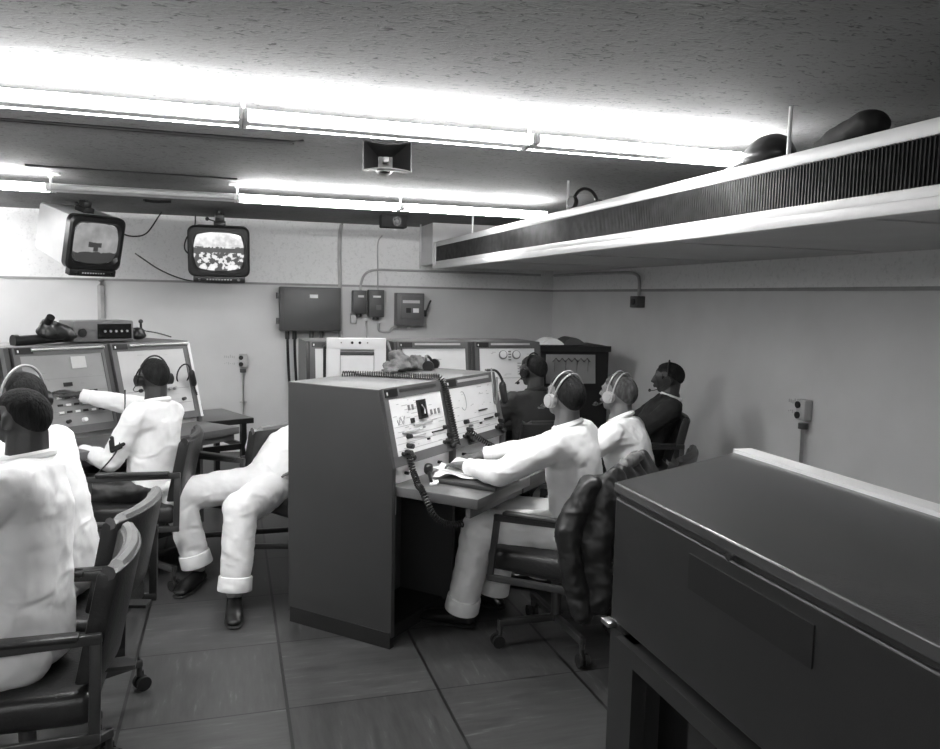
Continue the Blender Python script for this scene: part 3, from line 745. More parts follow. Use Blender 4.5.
# ---------------------------------------------------------------- chairs
def chair(label,loc,rz,seatm='leather',edge='lit_top_and_brim',metal='chair_metal',lean=12,arms=True):
    t=thing('swivel_armchair',label,'chair',(loc[0],loc[1],0),rz,'office armchairs on casters')
    MB().box((0,.02,.42),(.47,.48,.10),bev=.03,seg=3).build('seat',seatm,t)
    b=MB(); rt=Matrix.Rotation(R(lean),3,'X'); n=8
    # curved backrest
    rows=[]
    for j in range(7):
        z=.49+.325*j/6; rows.append([])
        for i in range(n+1):
            u=-1+2*i/n; x=u*.225; y=-.235-(z-.5)*math.tan(R(lean))+.035*u*u
            rows[-1].append((x,y,z))
    F=[[b.bm.verts.new(V(p)+V((0,.03,0))) for p in r] for r in rows]; B=[[b.bm.verts.new(V(p)-V((0,.03,0))) for p in r] for r in rows]
    for j in range(6):
        for i in range(n):
            b.bm.faces.new((F[j][i],F[j][i+1],F[j+1][i+1],F[j+1][i])); b.bm.faces.new((B[j][i+1],B[j][i],B[j+1][i],B[j+1][i+1]))
    for i in range(n):
        b.bm.faces.new((F[6][i],F[6][i+1],B[6][i+1],B[6][i])); b.bm.faces.new((F[0][i+1],F[0][i],B[0][i],B[0][i+1]))
    for j in range(6):
        b.bm.faces.new((F[j][0],F[j+1][0],B[j+1][0],B[j][0])); b.bm.faces.new((F[j+1][n],F[j][n],B[j][n],B[j+1][n]))
    b.build('backrest',seatm,t,bevel=.012)
    # top roll; the paler tone paints in light caught along the edge
    pt=rows[6]; b=MB(); b.tube([V(p)+V((0,0,-.004)) for p in pt],.022,8); b.build('backrest_top_roll',edge,t)
    if arms:
        for s in (-1,1):
            x=s*.275
            b=MB(); 
            for p,q in (((x,.22,.35),(x,.19,.63)),((x,.19,.63),(x,-.24,.645)),((x,-.24,.645),(x,-.23,.36)),((x,-.23,.36),(x,.22,.35))):
                p=V(p);q=V(q); d=q-p; xx,yy,zz=frame(d,V((1,0,0))); b.box((p+q)/2,(.016 if abs(d.z)>.1 else .019,.030,d.length+(.022 if abs(d.z)>.1 else .030)),Matrix((V((1,0,0)),zz.cross(V((1,0,0))).normalized(),zz)).transposed())
            b.build('arm_frame',metal,t,bevel=.003)
            MB().box((x,-.02,.655),(.045,.36,.02),bev=.008).build('arm_pad',seatm,t)
    MB().box((0,0,.355),(.30,.30,.03)).build('seat_plate','chair_metal',t)
    MB().cyl((0,0,.10),(0,0,.36),.025,14).build('column','chair_metal',t)
    MB().box((0,-.26,.44),(.06,.10,.012)).build('back_bracket','chair_metal',t)
    for k in range(4):
        a=R(45+90*k); d=V((math.cos(a),math.sin(a),0))
        b=MB(); b.box(d*.15+V((0,0,.115)),(.28,.028,.03),Matrix.Rotation(a,3,'Z'),.004); b.cyl(d*.28+V((0,0,.06)),d*.28+V((0,0,.13)),.012,10)
        l=b.build('base_arm',metal,t)
        cc=d*.29+V((0,0,.0)); pr=V((-d.y,d.x,0))
        b=MB(); b.cyl(cc+pr*.008+V((0,0,.03)),cc+pr*.024+V((0,0,.03)),.029,16); b.cyl(cc-pr*.024+V((0,0,.03)),cc-pr*.008+V((0,0,.03)),.029,16); b.cyl(cc-pr*.01+V((0,0,.03)),cc+pr*.01+V((0,0,.03)),.012,10); b.cyl(cc+V((0,0,.03)),cc+V((0,0,.08)),.008,8)
        b.build('caster','rubber',l)
    return t
W1=V((1.46,3.30,0)); W2=V((2.06,3.71,0))
chair('swivel armchair with open side frame and jacket over it, at the meter console',W1,46,edge='leather')
chair('swivel armchair of second white-shirted operator, half hidden behind the grey machine',W2,46,edge='leather')
Cc=V((-.60,2.56,0)); Bc=V((-.60,3.13,0)); Dc=V((-.42,4.62,0))
chair('swivel armchair nearest the camera at lower left, under the closest operator',Cc,90)
chair('swivel armchair with tilted back behind the second operator at left',Bc,76)
chair('swivel armchair of the operator reaching towards the left switch panel',Dc+V((-.06,-.02,0)),84,edge='leather')
Ec=V((.38,4.64,0))
chair('swivel armchair of the slouching man whose legs stick out past the console',Ec,125,seatm='leather_dark',edge='leather')
chair('empty swivel armchair behind the slouching man, facing the left consoles',(.08,4.98),46,edge='lit_top_and_brim')
Fc=V((1.98,4.92,0)); chair('swivel armchair of dark-shirted man at the gauge console',Fc,4,seatm='leather_dark',edge='leather')
Gc=V((2.74,4.86,0)); chair('swivel armchair of the dark-jacketed man by the right wall',Gc,70,seatm='leather_dark',edge='leather')

# ---------------------------------------------------------------- people
def two_bone(a,c,l1,l2,pole):
    d=c-a; L=min(d.length,(l1+l2)*.995); dn=d.normalized(); c=a+dn*L
    x=(l1*l1-l2*l2+L*L)/(2*L); h=math.sqrt(max(0,l1*l1-x*x)); p=pole-dn*pole.dot(dn); p=p.normalized() if p.length>1e-6 else V((0,0,-1))
    return a+dn*x+p*h,c
def dirv(a,side=0): return V((math.sin(R(side)),math.sin(R(a))*math.cos(R(side)),math.cos(R(a))*math.cos(R(side))))
def person(label,loc,rz,lean=15,side=0,twist=0,head=(0,0,0),hands=None,feet=None,handdir=None,poles=((-.6,-.2,-1),(.6,-.2,-1)),kpoles=None,top='cloth',bottom='cloth_fine',skin='skin',hair='hair',pz=.545,collar=True,bald=False,cuffz=None,neck=0,badge=False,hipy=0,group=None,jut=0,ts=1.,hs=1.,cut=.76,seed=0,legs=True,skirt=True,curl=.5):
    t=thing('person',label,'person',(loc[0],loc[1],0),rz)
    pel=V((0,hipy,pz))
    p1=pel+dirv(lean*.7,side*.7)*.225*ts; p2=p1+dirv(lean*1.25,side)*.23*ts
    Rt=Matrix.Rotation(R(twist),3,'Z'); sx=(Rt@V((1,0,0))); sx=(sx-V((0,0,1))*math.sin(R(side))).normalized()
    up=(p2-p1).normalized(); fw=sx.cross(up)*-1; fw=up.cross(sx).normalized()
    TR=Matrix((sx,fw,up)).transposed()
    sh=[p2+sx*(s*.175)-up*.035 for s in (-1,1)]
    nk=p2+dirv(lean*1.0+neck,side)*.045
    Rh=(Matrix.Rotation(R(head[0]),3,'Z')@Matrix.Rotation(R(-head[1]),3,'X')@Matrix.Rotation(R(head[2]),3,'Y'))*hs
    hc=nk+dirv(lean*.6+neck,side)*.036+Rh@V((0,.028+jut,.075))
    def H(x,y,z): return hc+Rh@V((x,y,z))
    hands=hands or [(-.2,.42,.76),(.2,.42,.76)]
    feet=feet or [(-.14,.48,.0),(.14,.48,.0)]
    kpoles=kpoles or [(-.15,.4,1),(.15,.4,1)]
    # ---- body
    b=MB()
    b.hull([(pel,(.155,.105,.10),TR),(p1,(.135,.095,.10),TR)]); b.hull([(p1,(.135,.095,.08),TR),(p1.lerp(p2,.6),(.155,.10,.10),TR)])
    b.hull([(p1.lerp(p2,.6),(.15,.10,.10),TR),(sh[0],.05),(sh[1],.05)])
    b.hull([(p2-up*.02,(.085,.065,.03),TR),(nk,(.060,.062,.03))]); b.hull([(nk-up*.03,(.060,.062,.04)),(H(0,-.032,-.035),(.055,.058,.04))])
    # head
    b.hull([(H(0,-.012,.03),(.073,.094,.082),Rh),(H(0,-.028,.012),(.068,.075,.07),Rh),(H(0,.03,.02),(.062,.06,.07),Rh)],3)
    b.hull([(H(0,.035,.0),(.060,.052,.05),Rh),(H(0,.048,-.078),(.026,.022,.018),Rh),(H(.040,-.0,-.055),(.014,.02,.02),Rh),(H(-.040,-.0,-.055),(.014,.02,.02),Rh),(H(0,.0,-.02),(.062,.05,.04),Rh)],3)
    b.hull([(H(0,.092,.012),(.008,.008,.01)),(H(0,.108,-.022),(.012,.010,.009)),(H(.0,.085,-.026),(.017,.012,.008),Rh)])
    b.hull([(H(-.03,.083,.026),(.016,.008,.006),Rh),(H(.03,.083,.026),(.016,.008,.006),Rh)])
    b.hull([(H(-.016,.090,-.048),(.008,.006,.004)),(H(.016,.090,-.048),(.008,.006,.004)),(H(0,.096,-.046),(.008,.006,.004))])
    b.hull([(H(-.014,.088,-.058),(.008,.006,.005)),(H(.014,.088,-.058),(.008,.006,.005)),(H(0,.094,-.059),(.008,.006,.005))])
    for s in (-1,1):
        b.hull([(H(s*.078,-.006,.018),(.007,.018,.014),Rh),(H(s*.078,-.002,-.018),(.007,.010,.012),Rh),(H(s*.070,.0,.0),(.01,.012,.02),Rh)])
    el=[];wr=[]
    for i,s in enumerate((-1,1)):
        e,w=two_bone(sh[i],V(hands[i]),.285,.255,V(poles[i])); el.append(e); wr.append(w)
        b.chain([sh[i],e,w],[.050,.040,.025])
        hd=V(handdir[i]) if handdir and handdir[i] else (w-e)
        hd=hd.normalized(); xx=hd.cross(V((0,0,1))); xx=xx.normalized() if xx.length>.1 else V((1,0,0)); dn=hd.cross(xx).normalized()
        if dn.z>0: dn=-dn
        # palm
        b.hull([(w,(.022,.022,.016)),(w+hd*.035+xx*.022,.014),(w+hd*.035-xx*.022,.014),(w+hd*.085+xx*.030,.012),(w+hd*.085-xx*.030,.012)])
        for k,(o_,L) in enumerate(((-.033,.062),(-.011,.074),(.011,.070),(.033,.055))):
            o2=o_*1.25; a0=w+hd*.085+xx*o_; d1=(hd+dn*curl*.5+xx*o_*4).normalized(); a1=a0+d1*L*.5; d2=(hd*.9+dn*curl+xx*o_*2).normalized(); a2=a1+d2*L*.3; d3=(hd*.5+dn*curl*1.6).normalized(); a3=a2+d3*L*.27
            b.chain([a0,a1,a2,a3],[.0098,.0085,.0078,.007],1)
        ts=-s  # thumb towards the body's midline
        xs_=xx if (xx.dot(sx)*ts>0) else -xx
        a0=w+hd*.025+xs_*.020; a1=a0+(hd*.6+xs_*.8+dn*.2).normalized()*.036; a2=a1+(hd*.9+xs_*.35+dn*.3).normalized()*.030; a3=a2+(hd+dn*.3).normalized()*.022
        b.chain([a0,a1,a2,a3],[.014,.0115,.010,.008],1)
    hp=[pel+Rt.to_3x3()@V((0,0,0))+V((s*.09,0,0)) for s in (-1,1)]; kn=[];an=[]
    for i,s in enumerate((-1,1)):
        f=V(feet[i][:3])+V((0,0,.095)); k,a=two_bone(hp[i],f,.44,.42,V(kpoles[i])); kn.append(k); an.append(a)
        b.chain([hp[i],k],[.085,.055]); b.chain([k,k.lerp(a,.35),a],[.055,.054,.034])
    fdir=[]
    for i in range(2):
        d=(kn[i]-hp[i]); d.z=0; d=d.normalized()
        if feet[i].__len__()>3: d=V((math.sin(R(feet[i][3])),math.cos(R(feet[i][3])),0))
        fdir.append(d); b.hull([(an[i]-V((0,0,.045)),.03),(an[i]+d*.13+V((0,0,-.065)),(.03,.03,.018))])
    b.build('body',skin,t,remesh=.0065,sm=2)
    # eyes
    for s in (-1,1):
        MB().sph(H(s*.030,.078,.008),(.011,.008,.006),Rh,2).build('eye','eye',t)
    # hair
    b=MB(); b.sph((0,0,0),1,sub=5)
    for v in b.bm.verts:
        n_=v.co.normalized(); hl=-.30-.62*max(0,-n_.y)  # hair reaches lower at the back
        f=n_.z*1.0-n_.y*1.05-(.08)
        m_=max(0,min(1,(f)/.30)); m2=max(0,min(1,(n_.z-hl)/.15)); mm=m_*m2
        if n_.z>.35 and n_.y<.75: mm=max(mm,min(1,(n_.z-.35)/.1)*min(1,(.85-n_.y)/.15))
        if bald: mm*=max(0,min(1,(.80-n_.z)/.12))
        thick=.965+.075*mm+.012*noise.noise(n_*6)*mm
        v.co=H(n_.x*.0735*thick, -.010+n_.y*.101*thick, .026+n_.z*.088*thick)
    b.build('hair',hair,t)
    # ---- shirt
    b=MB(); ctx=(.186,.135)
    b.hull([(pel+V((0,-.01,-.0)),(.175,.130,.085),TR),(p1,(.165,.125,.10),TR)],3); b.hull([(p1,(.168,.128,.09),TR),(p1.lerp(p2,.55),(.180,.125,.11),TR)],3)
    b.hull([(p1.lerp(p2,.5),(.175,.125,.10),TR),(sh[0]-up*.005,.066),(sh[1]-up*.005,.066),(p2-fw*.02+up*.012,(.10,.07,.03),TR)],3)
    b.hull([(p2-up*.01,(.12,.075,.035),TR),(nk-up*.014,(.072,.072,.022),TR)],3)
    cw=[]
    for i in range(2):
        ce=wr[i]+(el[i]-wr[i]).normalized()*.03
        b.chain([sh[i],sh[i].lerp(el[i],.5),el[i]],[.072,.064,.060]); b.chain([el[i],el[i].lerp(ce,.5),ce],[.060,.054,.038])
    if not legs: pass
    b.build('shirt',top,t,remesh=.009,sm=4,disp=(.014,.05,seed))
    if collar:
        b=MB(); cc=nk-up*.010-fw*.004; pts=[]
        for k in range(25):
            a=2*PI*k/24; pts.append(cc+TR@V((math.sin(a)*.065,math.cos(a)*.066,.002-.014*math.cos(a))))
        b.tube(pts,.013,8); b.build('collar',top if isinstance(collar,bool) else collar,t)
    for i in range(2):
        d=(wr[i]-el[i]).normalized(); c0=wr[i]-d*.055; b=MB(); b.cyl(c0,c0+d*.045,.041,20,.039); b.build('cuff',top,t,bevel=.004)
    if badge:
        i=badge-1; m_=sh[i].lerp(el[i],.62); d=(el[i]-sh[i]).normalized()
        t['_b']=0; del t['_b']
        outv=(V((-1,-.15,.1)) if i==0 else V((1,-.15,.1))); outv=(outv-d*outv.dot(d)).normalized(); sd=d.cross(outv)
        b=MB()
        c=m_+outv*.060
        b.hull([(c-d*.02-sd*.035,.010),(c+d*.025,.010)]); b.hull([(c-d*.02+sd*.035,.010),(c+d*.025,.010)]); b.hull([(c-d*.0-sd*.03,.010),(c+d*.04,.010)]); b.hull([(c-d*.0+sd*.03,.010),(c+d*.04,.010)])
        b.build('sleeve_chevron','black_matte',t,label='dark chevron badge')
    # ---- trousers
    b=MB(); b.hull([(pel+V((0,-.01,.02)),(.172,.125,.07),TR),(hp[0]+V((0,.01,-.005)),.10),(hp[1]+V((0,.01,-.005)),.10)],3)
    for i in range(2):
        cz=kn[i].lerp(an[i],cut)
        b.chain([hp[i],hp[i].lerp(kn[i],.5),kn[i]],[.102,.098,.090],3); b.chain([kn[i],kn[i].lerp(cz,.5),cz+(an[i]-kn[i]).normalized()*.02],[.086,.083,.078],3)
    b.build('trousers',bottom,t,remesh=.009,sm=4,disp=(.016,.06,seed+3))
    for i in range(2):
        d=(an[i]-kn[i]).normalized(); cz=kn[i].lerp(an[i],cut)+d*.04
        b=MB(); b.cyl(cz,cz+d*.075,.083,28,.086); b.build('trouser_cuff',bottom,t,bevel=.006)
        b=MB(); b.chain([kn[i].lerp(an[i],cut-.1),an[i]+V((0,0,-.01))],[.046,.038]); b.build('sock','sock',t)
        f=fdir[i]; sd=V((-f.y,f.x,0)); a=an[i]
        b=MB(); gz=V((a.x,a.y,a.z-.095))
        RF=Matrix((sd,f,V((0,0,1)))).transposed()
        b.hull([(gz-f*.035+V((0,0,.035)),(.034,.036,.028),RF),(gz+f*.03+V((0,0,.045)),(.036,.04,.038),RF),(a+V((0,0,-.03)),(.040,.046,.03),RF)]); b.hull([(gz+f*.02+V((0,0,.045)),(.040,.04,.042),RF),(gz+f*.15+V((0,0,.034)),(.047,.05,.030),RF),(gz+f*.20+V((0,0,.026)),(.037,.03,.020),RF)])
        b.build('shoe','shoe',t,remesh=.007,sm=2)
        b=MB(); b.hull([(gz-f*.04+V((0,0,.008)),(.034,.036,.008),RF),(gz+f*.15+V((0,0,.008)),(.049,.052,.008),RF),(gz+f*.204+V((0,0,.008)),(.037,.034,.008),RF)]); b.build('shoe_sole','rubber',t)
    Mw=Matrix.Translation(V((loc[0],loc[1],0)))@Matrix.Rotation(R(rz),4,'Z')
    info=dict(t=t,hc=Mw@hc,rot=(Mw.to_3x3()@Rh)*(1/hs),Mw=Mw,wr=wr,nk=nk)
    return info
def put_headset(p,label,col='black',double=False,mic=True):
    t=tag(bpy.data.objects.new('headset',None),label,'headset','operator headsets'); C.objects.link(t); t.empty_display_size=.05
    m=p['rot'].to_4x4(); m.translation=p['hc']+p['rot']@V((0,-.005,.0)); t.matrix_world=m
    headset(t,col,double=double,mic=mic)
    return t
def tol(info_loc,rz,p):  # world -> local
    return (Matrix.Translation(V((info_loc[0],info_loc[1],0)))@Matrix.Rotation(R(rz),4,'Z')).inverted()@V(p)
def seat(loc,rz,y=-.03): 
    d=Matrix.Rotation(R(rz),3,'Z')@V((0,y,0)); return (loc[0]+d.x,loc[1]+d.y)

# W1
L=seat(W1,46,-.02); L=(L[0]+.085,L[1]+.02)
def LL(L,rz,p): return tuple(tol(L,rz,p))
w1h=[V((1.06,3.47,.815)),V((1.22,3.74,.81))]
pA=person('person in white shirt and headset leaning over the meter console desk',L,44,lean=7,side=-2,twist=0,head=(-26,-14,0),pz=.535,neck=10,
 hands=[LL(L,44,w1h[0]),LL(L,44,w1h[1])],feet=[(-.17,.52,0),(.12,.50,0)],poles=((-1,-.1,-.35),(1,-.3,-.5)),skin='skin',seed=1)
put_headset(pA,'pale double-band headset on the operator leaning at the meter console','headset_light',True)
L=seat(W2,46,-.02)
pB=person('person in white shirt sitting right of the leaning operator, partly behind the machine',L,44,lean=13,head=(-16,-10,0),pz=.505,side=2,ts=.98,hands=[(-.2,.44,.78),(.16,.46,.78)],skin='skin',hair='hair_grey',seed=2,poles=((-1,-.3,-.5),(1,-.3,-.5)))
put_headset(pB,'pale double-band headset on the second white-shirted operator at the centre row','headset_light',True)
# C nearest left
L=seat(Cc,90,.0)
pC=person('nearest person in white shirt at the left edge, dark head bent slightly forward',L,90,lean=-2,side=7,head=(-30,-8,0),pz=.55,ts=1.13,neck=9,hs=.84,hands=[(-.2,.45,.74),(.2,.45,.74)],skin='skin_dark',hair='hair',seed=3)
L=seat(Bc,76,-.0)
pD=person('second person in white shirt at left, head with pale headband',L,76,lean=12,side=2,head=(-28,-8,0),pz=.55,ts=1.12,neck=6,hs=.9,hands=[(-.2,.45,.76),(.2,.45,.76)],skin='skin_dark',hair='hair',seed=4)
put_headset(pD,'headset with pale headband on the second operator at left','headset_light')
L=seat(Dc,64,.0)
hr=(-.83,4.92,1.0)
pE=person('person in white shirt with dark sleeve chevron reaching towards the left panel',L,64,lean=0,side=6,head=(-32,-3,0),pz=.505,hands=[(-.10,.36,.72),LL(L,64,hr)],handdir=[None,None],poles=((-.5,-.3,-1),(1,-.2,-.3)),skin='skin_dark',hair='hair',badge=1,seed=5,bottom='jacket')
put_headset(pE,'black headset on the operator reaching to the left panel','black')
# E slouching
RE=125
Le=(.18,4.55)
pF=person('person slouching low behind the console, only white trousered legs and black shoes showing',Le,RE,lean=-58,head=(0,10,0),neck=30,
 hands=[(-.24,-.1,.62),(.24,-.1,.62)],feet=[(*LL(Le,RE,(.01,4.01,0))[:2],0,-54),(*LL(Le,RE,(-.18,4.45,0))[:2],0,-30)],cut=.70,pz=.51,kpoles=[(-.2,.35,1),(.2,.3,1)],skin='skin',seed=6,poles=((-1,0,-.2),(1,0,-.2)))
L=seat(Fc,4,.0)
pG=person('person in dark shirt sitting with back turned at the gauge console',L,10,lean=2,head=(18,0,0),pz=.50,top='cloth_grey',bottom='cloth_dark',skin='skin_dark',hair='hair',collar='cloth_grey',seed=7)
put_headset(pG,'black headset on the dark-shirted man at the gauge console','black')
L=seat(Gc,70,-.02)
pH=person('person in dark jacket with pale collar leaning back near the right wall, facing left',L,70,lean=-24,head=(-16,0,0),neck=14,pz=.50,top='cloth_dark',bottom='cloth_dark',skin='skin_dark',hair='hair',collar='paper',seed=8,hands=[(-.16,.3,.62),(.16,.3,.62)])
put_headset(pH,'black headset on the man in the dark jacket','black')

# ---------------------------------------------------------------- jacket over chair back
t=thing('jacket','dark leather jacket draped over the back of the meter console chair','jacket',(W1.x,W1.y,0),46)
b=MB()
# chair-local: backrest at y≈-.24..-.33, x ±.225 ; jacket hangs behind (−Y) and over the left arm side
def sheet(p):  b.hull(p,2)
for x in (-.24,-.11,0,.11,.20):
    sheet([((x,-.325,.90),(.055,.03,.022)),((x,-.385,.80),(.06,.022,.03))])
    sheet([((x,-.385,.80),(.062,.022,.03)),((x,-.40,.55),(.065,.028,.03))])
    sheet([((x,-.40,.55),(.065,.028,.03)),((x+.01,-.39,.26+abs(x)*.3),(.06,.03,.03))])
    sheet([((x,-.325,.90),(.055,.03,.022)),((x,-.235,.80),(.055,.02,.03))])
sheet([((-.25,-.29,.85),(.05,.08,.03)),((-.31,-.22,.60),(.04,.13,.06))]); sheet([((-.31,-.22,.60),(.04,.13,.06)),((-.31,-.26,.34),(.04,.10,.05))])
b.build('jacket_body','jacket',t,remesh=.010,sm=14,disp=(.035,.11,4))
b=MB(); b.chain([(-.29,-.24,.83),(-.345,-.17,.66),(-.35,-.20,.46),(-.34,-.24,.30)],[.055,.060,.055,.05]); b.build('sleeve','jacket',t,remesh=.010,sm=4,disp=(.025,.07,5))
b=MB(); b.chain([(-.12,-.33,.90),(0,-.34,.905),(.14,-.33,.90)],[.026,.028,.026]); b.build('collar','rag',t,remesh=.009,sm=2,disp=(.03,.03,5))

# ---------------------------------------------------------------- desk and console-top things
dz=.75
def onD(u,d,z=0): return Lc(P0,u,d,dz+z)
def deskthing(name,label,cat,u,d,rz,z=0):
    p=onD(u,d,z); return thing(name,label,cat,p,TH+rz)
t=deskthing('log_binder','dark log binder lying on the console desk under the papers','binder',.30,.89,88,.001)
MB().box((0,0,.010),(.30,.235,.018),bev=.003).build('cover','brown_dark',t)
b=MB()
for k in range(4): b.box((-.10+.06*k,.0+.01*(k%2),.0195),(.035,.03,.0012),(0,0,.3*k))
b.build('cover_markings','box_mid',t)
MB().box((0.0,-.117,.008),(.26,.004,.008)).build('page_edge','paper',t)
for i,(u,d,r_,w) in enumerate([(.36,.76,20,'lower'),(.45,.74,-12,'upper')]):
    t=deskthing('paper_sheet','%s crumpled white paper sheet under the leaning operator’s arm on the desk'%w,'paper',u,d,r_,.022+.004*i)
    b=MB(); n=14; gr={}
    for a in range(n+1):
        for c in range(n+1):
            x=-.14+.28*a/n; y=-.11+.22*c/n; z=.004+ .05*max(0,noise.noise(V((x*9+i*3,y*9,i))))
            gr[a,c]=b.bm.verts.new((x,y,z))
    for a in range(n):
        for c in range(n): b.bm.faces.new((gr[a,c],gr[a+1,c],gr[a+1,c+1],gr[a,c+1]))
    r_=bmesh.ops.extrude_face_region(b.bm,geom=list(b.bm.faces)); 
    for v in [x for x in r_['geom'] if isinstance(x,bmesh.types.BMVert)]: v.co.z+=.0012
    b.build('sheet','paper',t)
t=deskthing('desk_microphone','small black microphone on a white base on the console desk','microphone',.16,.70,20,.0)
MB().box((-.0,-.03,.006),(.075,.035,.012),bev=.003).build('base','paper',t)
b=MB(); b.cyl((-.03,-.02,.018),(.05,.01,.045),.008,10); b.build('handle','black',t); MB().hull([((.055,.012,.052),(.022,.022,.026)),((.06,.012,.07),(.020,.020,.012))]).build('head','black',t)

# coiled cords
tw=lambda u,d,z: Lc(P0,u,d,z)
o=tag(coil([tw(.36,.04,HM+.014),tw(.42,.10,HM+.014),tw(.46,.20,HM+.014),tw(.495,.33,HM+.014),tw(.52,.45,HM+.014),tw(.53,.53,HM+.014),tw(.532,.565,HM-.05),tw(.535,.59,HM-.14),tw(.54,.61,HM-.23),tw(.55,.63,HM-.32)],.0125,.0036,.0125).build('coiled_cord','black'),'black coiled cord crossing the console top and hanging down between the white panels','cord','coiled cords at the centre consoles')
o=tag(coil([tw(.105,.63,HM-.30),tw(.10,.655,HM-.37),tw(.07,.69,.79),tw(.045,.72,.765),tw(.01,.76,.762),tw(-.012,.80,.72),tw(-.012,.84,.66),tw(.03,.88,.62),tw(.10,.92,.61)],.0125,.0036,.0125).build('coiled_cord','black'),'black coiled cord hanging from the meter console over the near desk edge','cord','coiled cords at the centre consoles')
o=tag(coil([tw(WM+.14,.60,HM-.27),tw(WM+.20,.66,HM-.33),tw(WM+.27,.74,HM-.385),tw(WM+.33,.84,HM-.41),tw(WM+.36,.92,HM-.40)],.0125,.0036,.0125).build('coiled_cord','black'),'black coiled cord running from second console towards the leaning operator','cord','coiled cords at the centre consoles')
for P_,lab in ((P0,'black jack plugs in the meter console panel'),(P1,'black jack plugs in the second console panel')):
    for (u,w) in ((.135,'at left'),(.50,'at right')):
        c=P_+vx*u+ux*.59+V((0,0,HM-.30))
        b=MB(); b.cyl(c-ux*.03,c+ux*.035,.016,10); b.cyl(c-ux*.03+V((0,0,.03))+vx*.02,c+ux*.03+V((0,0,.03))+vx*.02,.012,10); b.cyl(c-ux*.03-vx*.03,c+ux*.02-vx*.03,.010,10); b.sph(c+ux*.03+vx*.02+V((0,0,-.02)),.018,sub=2)
        tag(b.build('jack_plug','black'),lab+', '+w,'plug','jack plugs on the centre consoles')
cable('cable',[tw(.06,.55,.66),tw(.055,.54,.5),tw(.03+.02,.50,.3),tw(.045,.48,.1),tw(.05,.47,.065)],.006,'thin black cable hanging in the knee space of the meter console')
# things lying on the console top
t=thing('crumpled_cloth','crumpled grey cloth lying on the centre console top','cloth',tw(.86,.10,HM),TH)
b=MB(); random.seed(11)
b.hull([((-.10,.0,.03),(.07,.08,.03)),((.05,.02,.03),(.07,.07,.03))]); b.hull([((-.05,.0,.06),(.05,.06,.035)),((-.07,.02,.10),(.04,.04,.02))]); b.hull([((.08,-.02,.04),(.05,.05,.04)),((.12,-.0,.05),(.04,.04,.035))]); b.hull([((-.18,-.02,.015),(.04,.05,.012)),((-.08,-.03,.03),(.05,.05,.02))])
b.build('cloth_folds','rag',t,remesh=.008,sm=2,disp=(.06,.03,2))
t=thing('headset','black headset lying on the console top right of the crumpled cloth','headset',tw(1.04,.16,HM),TH+20,'operator headsets')
b=MB(); b.tube([(math.cos(a)*.08,math.sin(a)*.03,.02+math.sin(a)*.055) for a in [PI*k/16 for k in range(17)]],.008,8); b.build('headband','black',t)
for s in (-1,1): MB().cyl((s*.07,0,.022),(s*.10,0,.022),.032,16).build('ear_cup','black',t)
t=thing('headset','black headset hanging over the top right corner of the second console panel','headset',P1+vx*(WM-.05)+ux*.56+V((0,0,HM-.07)),TH,'operator headsets')
b=MB(); b.tube(spline([(-.05,-.0,.10),(-.085,-.03,.0),(-.06,-.03,-.09),(-.03,-.03,-.08),(-.02,-.02,.05)],6),.0045,6); b.build('cord_loop','ink',t)
b=MB(); b.tube(spline([(-.03,.05,.085),(.01,-.0,.08),(.035,-.03,.02),(.045,-.035,-.05)],6),.008,6); b.build('headband','black',t)
MB().hull([((.035,-.03,-.01),(.02,.022,.035)),((.045,-.04,-.08),(.02,.02,.03))]).build('ear_cup','black',t)

# things on left consoles' top
def LT(u,d,z=0): return PR-vl*u+ul*d+V((0,0,HL+z))
t=thing('radio_receiver','small radio set with dark dial front on top of the left consoles','radio',LT(.53,.22),TL-8); t.scale=(1.25,1.2,1.3)
MB().box((0,0,.055),(.30,.18,.10),bev=.008).build('case','box_mid',t); MB().box((.05,-.092,.055),(.17,.006,.07)).build('dial_window','black_gloss',t)
for k in range(5): MB().cyl((-.0+.028*k,-.10,.055),(-.0+.028*k,-.094,.055),.006,10).build('dial_mark','panel_grey',t)
MB().cyl((-.11,-.10,.05),(-.11,-.09,.05),.02,14).build('tuning_knob','black',t); MB().cyl((.16,0,.05),(.175,0,.05),.018,12).build('side_knob','black',t)
t=thing('field_scope','black scope-like device lying on top of the left consoles beside the radio','instrument',LT(.84,.26),TL); t.scale=(1.35,1.3,1.3)
b=MB(); b.cyl((-.15,.0,.02),(.12,.02,.03),.022,14); b.cyl((-.17,0,.02),(-.15,0,.02),.028,14); b.build('barrel','black',t)
MB().hull([((-.02,0,.05),(.05,.04,.03)),((-.02,0,.10),(.03,.03,.02)),((.08,0,.04),(.04,.04,.03))]).build('housing','black',t,remesh=.008,sm=1,disp=(.02,.03,1))
MB().cyl((-.03,-.02,.10),(-.03,-.05,.125),.018,12).build('eyepiece','black',t)
t=thing('telegraph_key','small black hand key on the right end of the left consoles','key',LT(.24,.22),TL); t.scale=(1.3,1.3,1.25)
MB().hull([((0,0,.025),(.045,.04,.022)),((0,0,.05),(.035,.03,.02))]).build('base','black',t); MB().cyl((0.02,0,.06),(.02,0,.095),.006,8).build('post','black',t); MB().sph((0.02,0,.1),.012,sub=2).build('key_knob','black',t)
b=MB(); b.tube(spline([(.04,.0,.05),(.12,.0,.035),(.2,.0,.012)],5),.004,6); b.build('cord','black',t)
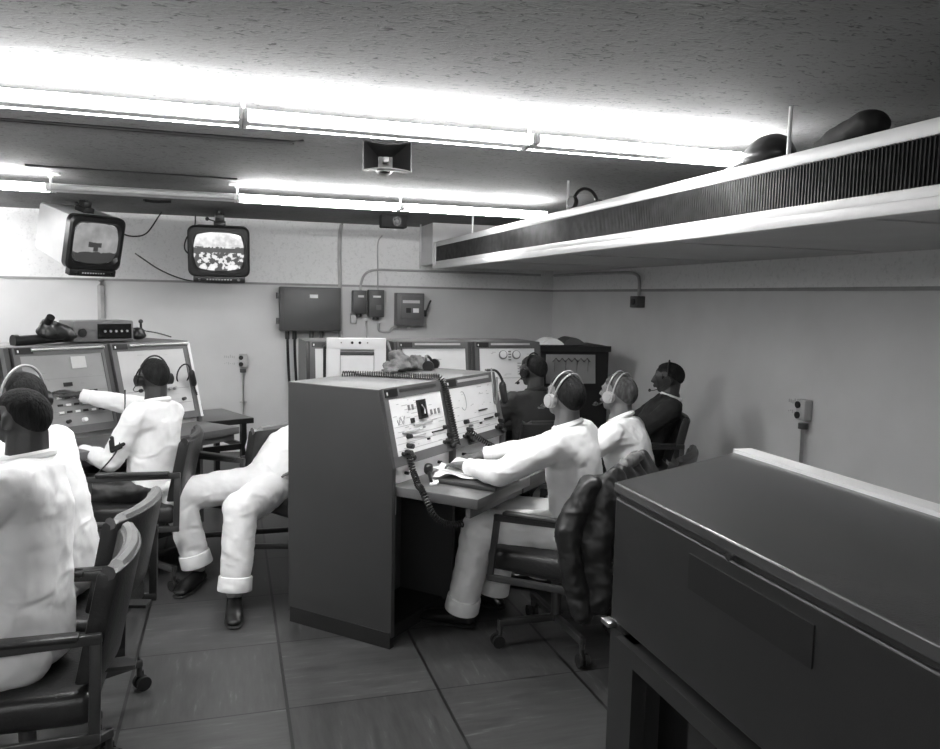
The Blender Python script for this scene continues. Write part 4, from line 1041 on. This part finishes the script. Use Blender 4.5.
for u,w,r_ in ((.40,'left of the reaching operator’s head',.055),(.10,'right of the reaching operator’s head',.05)):
    c=PR-vl*u+ul*.50+V((0,0,1.06))
    t=thing('cord_loop','looped black headset cord hanging on the left consoles, '+w,'cord',c,TL,'looped cords on the left consoles')
    b=MB(); b.tube([(math.cos(a)*r_,0-math.sin(a)*.02,math.sin(a)*r_*1.35) for a in [2*PI*k/24 for k in range(25)]],.005,6); b.build('loop','black',t)
    MB().hull([((r_,-.02,-.0),(.02,.02,.03)),((r_+.015,-.02,-.06),(.02,.02,.03))]).build('plug','black',t)
    b=MB(); b.tube(spline([(r_+.01,-.01,-.06),(r_+.05,-.03,-.18),(r_+.08,-.03,-.28)],6),.006,6); b.build('cord_tail','black',t)
p=pE['Mw']@V((-.07,.08,1.05))
cable('cable',[p+V((-.02,-.05,.02)),p+V((-.02,-.10,-.10)),p+V((-.05,-.16,-.28)),p+V((-.16,-.2,-.42))],.004,'thin headset cable hanging over the chest of the reaching operator')

# ---------------------------------------------------------------- camera
cd=bpy.data.cameras.new('camera'); cam=bpy.data.objects.new('camera',cd); C.objects.link(cam)
cx,cy=470.,374.5; v1=(230,293); v2=(3050,354)
f=math.sqrt(-((v1[0]-cx)*(v2[0]-cx)+(v1[1]-cy)*(v2[1]-cy)))
Yc=V((v1[0]-cx,-(v1[1]-cy),-f)).normalized(); Xc=V((v2[0]-cx,-(v2[1]-cy),-f)); Xc=(Xc-Yc*Xc.dot(Yc)).normalized(); Zc=Xc.cross(Yc)
m=Matrix((Xc,Yc,Zc)).to_4x4(); m.translation=V((0,0,1.6)); cam.matrix_world=m
cd.sensor_fit='HORIZONTAL'; cd.sensor_width=36; cd.lens=f/940*36; cd.clip_start=.02
sc=bpy.context.scene; sc.camera=cam
w=bpy.data.worlds.new('world'); sc.world=w; w.use_nodes=True; w.node_tree.nodes['Background'].inputs[0].default_value=g(.5); w.node_tree.nodes['Background'].inputs[1].default_value=.02
sc.view_settings.view_transform='Standard'; sc.view_settings.look='None'; sc.view_settings.gamma=1; sc.view_settings.use_curve_mapping=False
sc.view_settings.exposure=1.4
